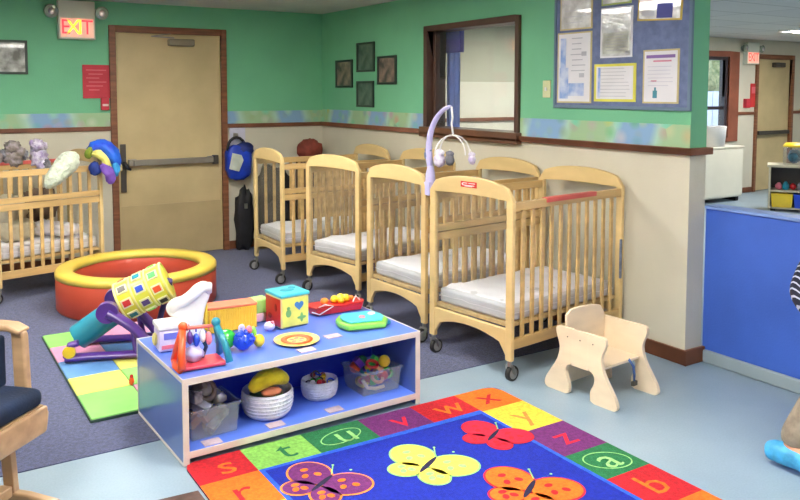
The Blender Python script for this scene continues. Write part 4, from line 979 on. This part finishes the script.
# brown mat at the photo's lower edge
tag(MB().prism([(-2.79,-4.46),(-2.79,-5.4),(-3.6,-5.4),(-3.6,-4.40)],XY(.0005),XY(.008)).build('door_mat',M['mat_brown']),'dark brown floor mat left of the rug at the photo lower edge','mat')

# ================================================================ TODDLER CHAIR (birch plywood)
t=thing('toddler_chair','pale birch plywood toddler chair with rounded feet beside the nearest crib','chair',(-.685,-4.55,0),.10)
# local: sides in planes x=-.16 and x=+.16, back at +y, front at -y
def chair_side(x0,x1):
    L=chaikin([(-.14,.345),(-.158,.335),(-.155,.30),(-.135,.26),(-.13,.22),(-.15,.16),(-.192,.10),(-.226,.05),(-.232,.01),(-.20,-.004),(-.09,0.0)])
    I2=chaikin([(-.05,.345),(-.05,.33),(-.05,.30),(-.05,.26),(-.05,.22),(-.055,.158),(-.078,.155),(-.094,.13),(-.088,.095),(-.066,.06),(-.068,.010)])
    b=MB(); b.strip(L,I2,YZ(x0),YZ(x1),0); b.strip([(-u,v) for u,v in L],[(-u,v) for u,v in I2],YZ(x0),YZ(x1),0)
    b.prism([(-.05,.345),(.05,.345),(.05,.22),(.055,.158),(-.055,.158),(-.05,.22)],YZ(x0),YZ(x1),0)
    return b
chair_side(-.178,-.158).build('side_panel',M['birch'],t,bevel=.004)
chair_side(.158,.178).build('side_panel',M['birch'],t,bevel=.004)
b=MB(); b.prism([(-.156,.04),(.156,.04),(.156,.36),(.12,.41),(.05,.425),(-.05,.43),(-.12,.425),(-.156,.40)],XZ(.105),XZ(.12)); b.build('backrest',M['birch'],t,bevel=.005)
MB().box(-.156,.156,-.12,.105,.17,.185).build('seat',M['birch'],t,bevel=.004)
q=MB().tube([(.06,-.122,.185),(.075,-.14,.15),(.08,-.142,.10),(.09,-.135,.06)],[.018,.018,.018,.014],8,0,True,.35); q.build('safety_strap',mat('blue_strap',(60,95,160),.7,.15,20),t)
MB().box(.062,.10,-.15,-.135,.05,.075).build('strap_buckle',M['dgrey'],t,bevel=.003)
q=MB()
for (y,z) in ((.0,.30),(.08,.30),(-.08,.30)): q.cyl((-.1785,y,z),(-.1795,y,z),.004,8)
q.build('screw',M['dgrey'],t)

# ================================================================ GLIDER CHAIR
t=thing('glider_chair','wooden glider rocking chair with navy cushions at the lower left edge','rocking chair',(-3.675,-4.305,.008),-PI/4)
# local: +x front, y across
MB().box(-.26,.262,-.268,.268,.395,.465).build('seat_cushion',M['navy'],t,bevel=.03,segs=4)
q=MB(); q.M=Matrix.Translation((-.24,0,.72))@Matrix.Rotation(-.22,4,'Y'); q.box(-.05,.05,-.25,.25,-.27,.33); q.build('back_cushion',M['navy'],t,bevel=.03,segs=4)
MB().box(-.20,.11,.215,.262,.46,.65).build('arm_pad',M['navy'],t,bevel=.012,segs=3)
q=MB().strip([(.255,.29),(.262,.33),(.262,.39)],[(.215,.27),(.225,.33),(.225,.39)],XZ(-.285),XZ(.285)); q.build('front_rail',M['oak'],t,bevel=.01)
for sy in (-1,1):
    y0,y1=sorted((sy*.27,sy*.305))
    q=MB().prism([(-.27,.345),(.24,.372),(.25,.355),(.245,.31),(.18,.265),(0,.255),(-.27,.29)],XZ(y0),XZ(y1)); q.build('seat_side_rail',M['oak'],t,bevel=.008)
    q=MB().prism([(.13,.33),(.185,.33),(.175,.64),(.17,.66),(.115,.66),(.12,.64)],XZ(y0),XZ(y1)); q.build('arm_post',M['oak'],t,bevel=.01)
    q=MB().prism([(-.28,.33),(-.24,.33),(-.24,.62),(-.28,.62)],XZ(y0),XZ(y1)); q.build('rear_post',M['oak'],t,bevel=.008)
    q=MB().strip([(-.32,.68),(-.1,.69),(.12,.685),(.17,.665)],[(-.32,.655),(-.1,.663),(.12,.66),(.16,.65)],XZ(sy*.288-.035),XZ(sy*.288+.035)); q.build('armrest',M['oak'],t,bevel=.01)
    q=MB().strip([(-.36,.0),(-.2,.0),(0,.0),(.2,.0),(.34,.0),(.375,.02)],[(-.36,.055),(-.2,.07),(0,.075),(.2,.07),(.31,.055),(.36,.035)],XZ(sy*.24-.02),XZ(sy*.24+.02)); q.build('base_runner',M['oak'],t,bevel=.01)
    MB().bar((-.15,sy*.24,.06),(-.13,sy*.245,.27),.03,.045).build('base_upright',M['oak'],t,bevel=.005); MB().bar((.13,sy*.24,.06),(.11,sy*.245,.27),.03,.045).build('base_upright',M['oak'],t,bevel=.005)
    q=MB().prism([(-.34,.33),(-.29,.33),(-.46,1.04),(-.50,1.04)],XZ(sy*.25-.018),XZ(sy*.25+.018)); q.build('back_stile',M['oak'],t,bevel=.006)
MB().box(-.16,-.11,-.22,.22,.06,.10).build('base_crossbar',M['oak'],t,bevel=.005); MB().box(.10,.15,-.22,.22,.06,.10).build('base_crossbar',M['oak'],t,bevel=.005)
MB().bar((-.47,-.25,1.0),(-.47,.25,1.0),.03,.09).build('crest_rail',M['oak'],t,bevel=.01)
MB().box(-.27,.25,-.27,.27,.375,.395).build('seat_deck',M['oak'],t)

# ================================================================ NEXT ROOM FURNITURE
t=thing('white_cabinet','tall cream white changing cabinet beyond the blue half wall','cabinet',(5.93,-.30,0))
MB().box(-.5,.48,-.2,.2,.06,.755).build('body',M['cabwhite'],t,bevel=.006)
MB().box(-.52,.50,-.22,.22,.755,.78).build('top',M['cabwhite'],t,bevel=.006)
MB().box(-.49,.47,-.214,-.2,.08,.74).build('door_panel',M['cabwhite'],t,bevel=.004)
for x in (-.45,.42): MB().box(x-.03,x+.03,-.17,.17,0,.06).build('foot',M['black'],t)
t=thing('white_bucket','white ribbed tub standing on the cream cabinet','tub',(5.93,-.36,.78))
MB().lathe([(.001,0),(.15,0),(.17,.26),(.175,.275),(.165,.275),(.145,.01),(.001,.01)],n=28).build('tub_wall',M['white'],t)
MB().lathe([(.001,.29),(.14,.29),(.176,.28),(.178,.276),(.165,.276)],n=28).build('lid',M['white'],t)
# toy shelf with jar
t=thing('storage_shelf','beige low storage shelf with yellow and blue bins in the next room','shelf',(6.17,-1.56,0),-1.0)
be=mat('beige_laminate',(205,196,172),.5,.04,4)
MB().box(-.42,-.395,-.16,.16,.03,.57).build('side_panel',be,t,bevel=.003); MB().box(.395,.42,-.16,.16,.03,.57).build('side_panel',be,t,bevel=.003)
MB().box(-.44,.44,-.18,.18,.57,.605).build('top_panel',be,t,bevel=.006)
MB().box(-.395,.395,-.16,.16,.25,.275).build('middle_shelf',be,t,bevel=.003); MB().box(-.395,.395,-.16,.16,.03,.05).build('bottom_shelf',be,t,bevel=.003)
MB().box(-.395,.395,.15,.16,.05,.57).build('back_panel',mat('dark_back',(90,84,84),.7,.05,4),t)
for x in (-.36,.36): MB().box(x-.03,x+.03,-.14,.14,0,.03).build('foot',M['black'],t)
for x0,x1,mm,lb in ((-.385,-.13,M['yel'],'yellow storage bin on the bottom level of the far beige shelf'),(-.12,.13,M['blue'],'blue storage bin on the bottom level of the far beige shelf')):
    o=thing('storage_bin',lb,'bin',(6.17,-1.56,.05),-1.0)
    MB().prism([(x0+.01,.0),(x1-.01,.0),(x1,.17),(x0,.17)],XZ(-.168),XZ(.10)).build('bin_body',mm,o,bevel=.008); MB().box(x0-.003,x1+.003,-.175,.105,.165,.18).build('bin_rim',mm,o,bevel=.004)
random.seed(8)
for i in range(7):
    q=MB().ball((-.3+i*.085,-.06,.04),(.04,.05,.04+.02*random.random()),0,12,8,.3)
    o=q.build('shelf_toy',[M['pink'],M['teal'],M['red'],M['plushg'],M['lav'],M['dgrey'],M['blue']][i],loc=(6.17,-1.56,.277),rotz=-1.0)
    tag(o,'small '+['pink','teal','red','grey','lavender','charcoal','blue'][i]+' toy on the middle level of the far beige shelf','toy','toys on the far beige shelf')
t=thing('toy_jar','clear square jar with yellow lid and toys on the far shelf','jar',(6.10,-1.46,.605),-1.0)
t.scale=(1.15,1.15,1.2)
MB().box(-.12,.12,-.11,.11,0,.19).build('jar_body',M['jar'],t,bevel=.02)
MB().lathe([(.001,.235),(.10,.232),(.125,.205),(.125,.19),(.001,.19)],n=24).build('lid',M['yel'],t)
MB().ball((.0,-.0,.085),(.075,.07,.07),0,14,10,.3).build('jar_contents',mat('dark_teal_toys',(60,100,120),.6,.3,16),t)
MB().ball((-.02,-.111,.085),(.05,.004,.05),0,16,10).build('round_sticker',mat('sticker_teal',(60,110,130),.6,.3,16),t)

# ================================================================ LIGHT FITTINGS
def troffer(x,y,w,l,label,mm):
    t=thing('ceiling_light',label,'ceiling light',(x,y,ZC),0,'fluorescent ceiling panels')
    MB().strip([(-w,-l),(w,-l),(w,l),(-w,l)],[(-w+.03,-l+.03),(w-.03,-l+.03),(w-.03,l-.03),(-w+.03,l-.03)],XY(-.03),XY(0),0,True).build('frame',M['white'],t)
    MB().box(-w+.03,w-.03,-l+.03,l-.03,-.022,-.015).build('diffuser',mm,t)
troffer(-2.0,-5.2,.3,.6,'white fluorescent ceiling panel over the rug',M['lit'])
troffer(-4.2,-5.2,.3,.6,'white fluorescent ceiling panel over the camera side',M['lit'])
troffer(-2.0,-7.6,.3,.6,'white fluorescent ceiling panel behind the rug',M['lit'])
troffer(-4.2,-2.4,.3,.6,'added unseen fill light panel on the ceiling over the left carpet',M['lit'])  # added out of view to brighten the back walls
troffer(-2.0,-2.4,.3,.6,'added unseen fill light panel on the ceiling over the soft play ring',M['lit'])  # second added fill panel, unseen, lighting the back and right walls
troffer(2.3,-1.5,.3,.6,'added fill light panel on the next room ceiling behind the interior window',M['lit2'])  # added to brighten the wall seen through the interior window
troffer(6.45,-1.62,.6,.3,'white fluorescent ceiling panel at the photo upper right edge',M['lit2'])
troffer(3.2,-6.4,.3,.6,'white fluorescent ceiling panel in the next room far from the windows',M['lit2'])

# ================================================================ PERSON (seated on a low stool at the right edge)
t=thing('low_stool','low wooden stool under the seated adult at the right edge','stool',(-.17,-5.75,0))
MB().cyl((0,0,.30),(0,0,.325),.16,28).build('seat',M['oak'],t,bevel=.005)
for a in range(4): MB().tube([(.10*math.cos(a*PI/2+.6),.10*math.sin(a*PI/2+.6),.30),(.14*math.cos(a*PI/2+.6),.14*math.sin(a*PI/2+.6),0)],.016,10).build('leg',M['oak'],t)
def skin(name,verts,edges,radii,mm,parent,root=0,sub=2,loc=(0,0,0)):
    me=bpy.data.meshes.new(name); me.from_pydata([Vector(v) for v in verts],edges,[]); me.materials.append(mm)
    o=bpy.data.objects.new(name,me); COL.objects.link(o); o.parent=parent
    md=o.modifiers.new('k','SKIN'); md.use_smooth_shade=True
    lay=me.skin_vertices[0].data if me.skin_vertices else None
    if lay is None:
        bm=bmesh.new(); bm.from_mesh(me); bm.verts.layers.skin.verify(); bm.to_mesh(me); bm.free(); lay=me.skin_vertices[0].data
    for i,r in enumerate(radii):
        lay[i].radius=(r,r) if not isinstance(r,tuple) else r; lay[i].use_root=(i==root)
    s_=o.modifiers.new('s','SUBSURF'); s_.levels=sub; s_.render_levels=sub
    return o
P=thing('person','seated adult in navy striped top, khaki trousers and blue shoe covers','person',(0,0,0))
hip=Vector((-.17,-5.75,.47)); chest=hip+Vector((-.06,-.02,.34)); neck=hip+Vector((-.09,-.03,.52))
head=neck+Vector((-.03,-.01,.15))
rk=Vector((-.56,-5.72,.47)); ra=Vector((-.675,-5.565,.10)); rt_=Vector((-.70,-5.76,.035)); rh=Vector((-.70,-5.475,.045))
lk_=Vector((-.55,-6.0,.47)); la=Vector((-.56,-6.0,.10)); lt=Vector((-.70,-6.05,.035)); lh=Vector((-.52,-5.99,.045))
rs=Vector((-.345,-5.52,.93)); re=Vector((-.445,-5.45,.68)); rw_=Vector((-.54,-5.64,.56))
ls=neck+Vector((-.02,-.20,-.05)); le=Vector((-.30,-6.06,.66)); lw=Vector((-.50,-6.0,.56))
rhip=hip+Vector((-.02,.09,-.02)); lhip=hip+Vector((-.02,-.10,-.02))
body=skin('body',[hip,chest,neck,head+Vector((0,0,-.05)),head+Vector((0,0,.06)),rs,re,rw_,ls,le,lw,rhip,rk,ra,rt_,lhip,lk_,la,lt],
 [(0,1),(1,2),(2,3),(3,4),(1,5),(5,6),(6,7),(1,8),(8,9),(9,10),(0,11),(11,12),(12,13),(13,14),(0,15),(15,16),(16,17),(17,18)],
 [.12,.13,.05,.075,.085,.05,.038,.024,.05,.038,.024,.08,.055,.036,.03,.08,.055,.036,.03],M['skin'],P,0)
trs=skin('trousers',[hip,rhip,rk,rk*.5+ra*.5,ra+Vector((.0,0,-.015)),lhip,lk_,lk_*.5+la*.5,la+Vector((0,0,-.015)),hip+Vector((0,0,.10))],[(0,1),(1,2),(2,3),(3,4),(0,5),(5,6),(6,7),(7,8),(0,9)],[.145,.10,.078,.07,.062,.10,.078,.066,.058,.14],M['khaki'],P,0)
sh_=skin('striped_top',[hip+Vector((0,0,.07)),chest,neck+Vector((0,0,-.06)),rs,re,rw_*.85+re*.15,ls,le,lw*.85+le*.15],[(0,1),(1,2),(1,3),(3,4),(4,5),(1,6),(6,7),(7,8)],[.155,.15,.08,.07,.056,.04,.07,.056,.04],M['stripe'],P,1)
for a,h_,tt in ((ra,rh,rt_),(la,lh,lt)):
    skin('shoe_cover',[h_+Vector((0,0,.01)),a+Vector((0,0,-.03)),(a+tt)/2+Vector((0,0,-.01)),tt],[(0,1),(1,2),(2,3)],[.040,.050,.046,.034],M['shoecover'],P,1)
def hand(w,d,up,sg):
    d=d.normalized(); s_=d.cross(up).normalized()*sg; vs=[w]; ed=[]; ra_=[.024]
    palm=w+d*.05; vs.append(palm); ra_.append(.028); ed.append((0,1))
    for k,(o_,ln) in enumerate(((-.03,.07),(-.01,.08),(.01,.075),(.03,.06))):
        b0=palm+s_*o_+d*.015; b1=b0+d*ln*.5; b2=b1+(d-up*.8).normalized()*ln*.5
        i=len(vs); vs+=[b0,b1,b2]; ra_+=[.0105,.0095,.008]; ed+=[(1,i),(i,i+1),(i+1,i+2)]
    b0=w+d*.02-s_*.03; b1=b0+(d-s_*.8).normalized()*.03; b2=b1+d*.025; i=len(vs); vs+=[b0,b1,b2]; ra_+=[.012,.011,.009]; ed+=[(0,i),(i,i+1),(i+1,i+2)]
    return skin('hand',vs,ed,ra_,M['skin'],body,0,1)
hand(rw_,Vector((-.8,-.3,-.35)),Vector((0,0,1)),1); hand(lw,Vector((-.8,.1,-.35)),Vector((0,0,1)),-1)
f=Vector((-1,-.15,0)).normalized(); sd=Vector((.15,-1,0)).normalized()
hr=MB(); hr.ball(tuple(head+Vector((.02,.0,.07))-f*.01),(.105,.10,.10),0,20,14,.1); hr.ball(tuple(head-f*.06+Vector((0,0,-.02))),(.07,.09,.12),0,18,12,.1); hr.build('hair',M['hair'],P)
for sg in (-1,1):
    c=head+f*.078+sd*sg*.033+Vector((0,0,.015)); e=MB().ball(tuple(c),(.012,.014,.010)).build('eye',M['eye'],body); MB().ball(tuple(c+f*.009),(.005,.006,.006)).build('iris',M['iris'],e)
    MB().ball(tuple(head+sd*sg*.088+Vector((0,0,-.005))),(.018,.012,.03)).build('ear',M['skin'],body)
MB().ball(tuple(head+f*.092+Vector((0,0,-.018))),(.018,.014,.024)).build('nose',M['skin'],body)
MB().ball(tuple(head+f*.08+Vector((0,0,-.058))),(.01,.025,.008)).build('mouth',M['lip'],body)

# ================================================================ LIGHT AND WORLD
wd=bpy.data.worlds.new('world'); SC.world=wd; wd.use_nodes=True; N=wd.node_tree.nodes; bg=N['Background']
sky=N.new('ShaderNodeTexSky'); sky.sky_type='HOSEK_WILKIE'; sky.turbidity=4; wd.node_tree.links.new(sky.outputs[0],bg.inputs[0]); bg.inputs[1].default_value=7
SC.view_settings.view_transform='Standard'; SC.view_settings.look='None'; SC.view_settings.gamma=1; SC.view_settings.use_curve_mapping=False
SC.view_settings.exposure=1.35
SC.cycles.max_bounces=10; SC.cycles.diffuse_bounces=5; SC.cycles.transparent_max_bounces=16; SC.cycles.caustics_reflective=False
SC.cycles.use_denoising=True
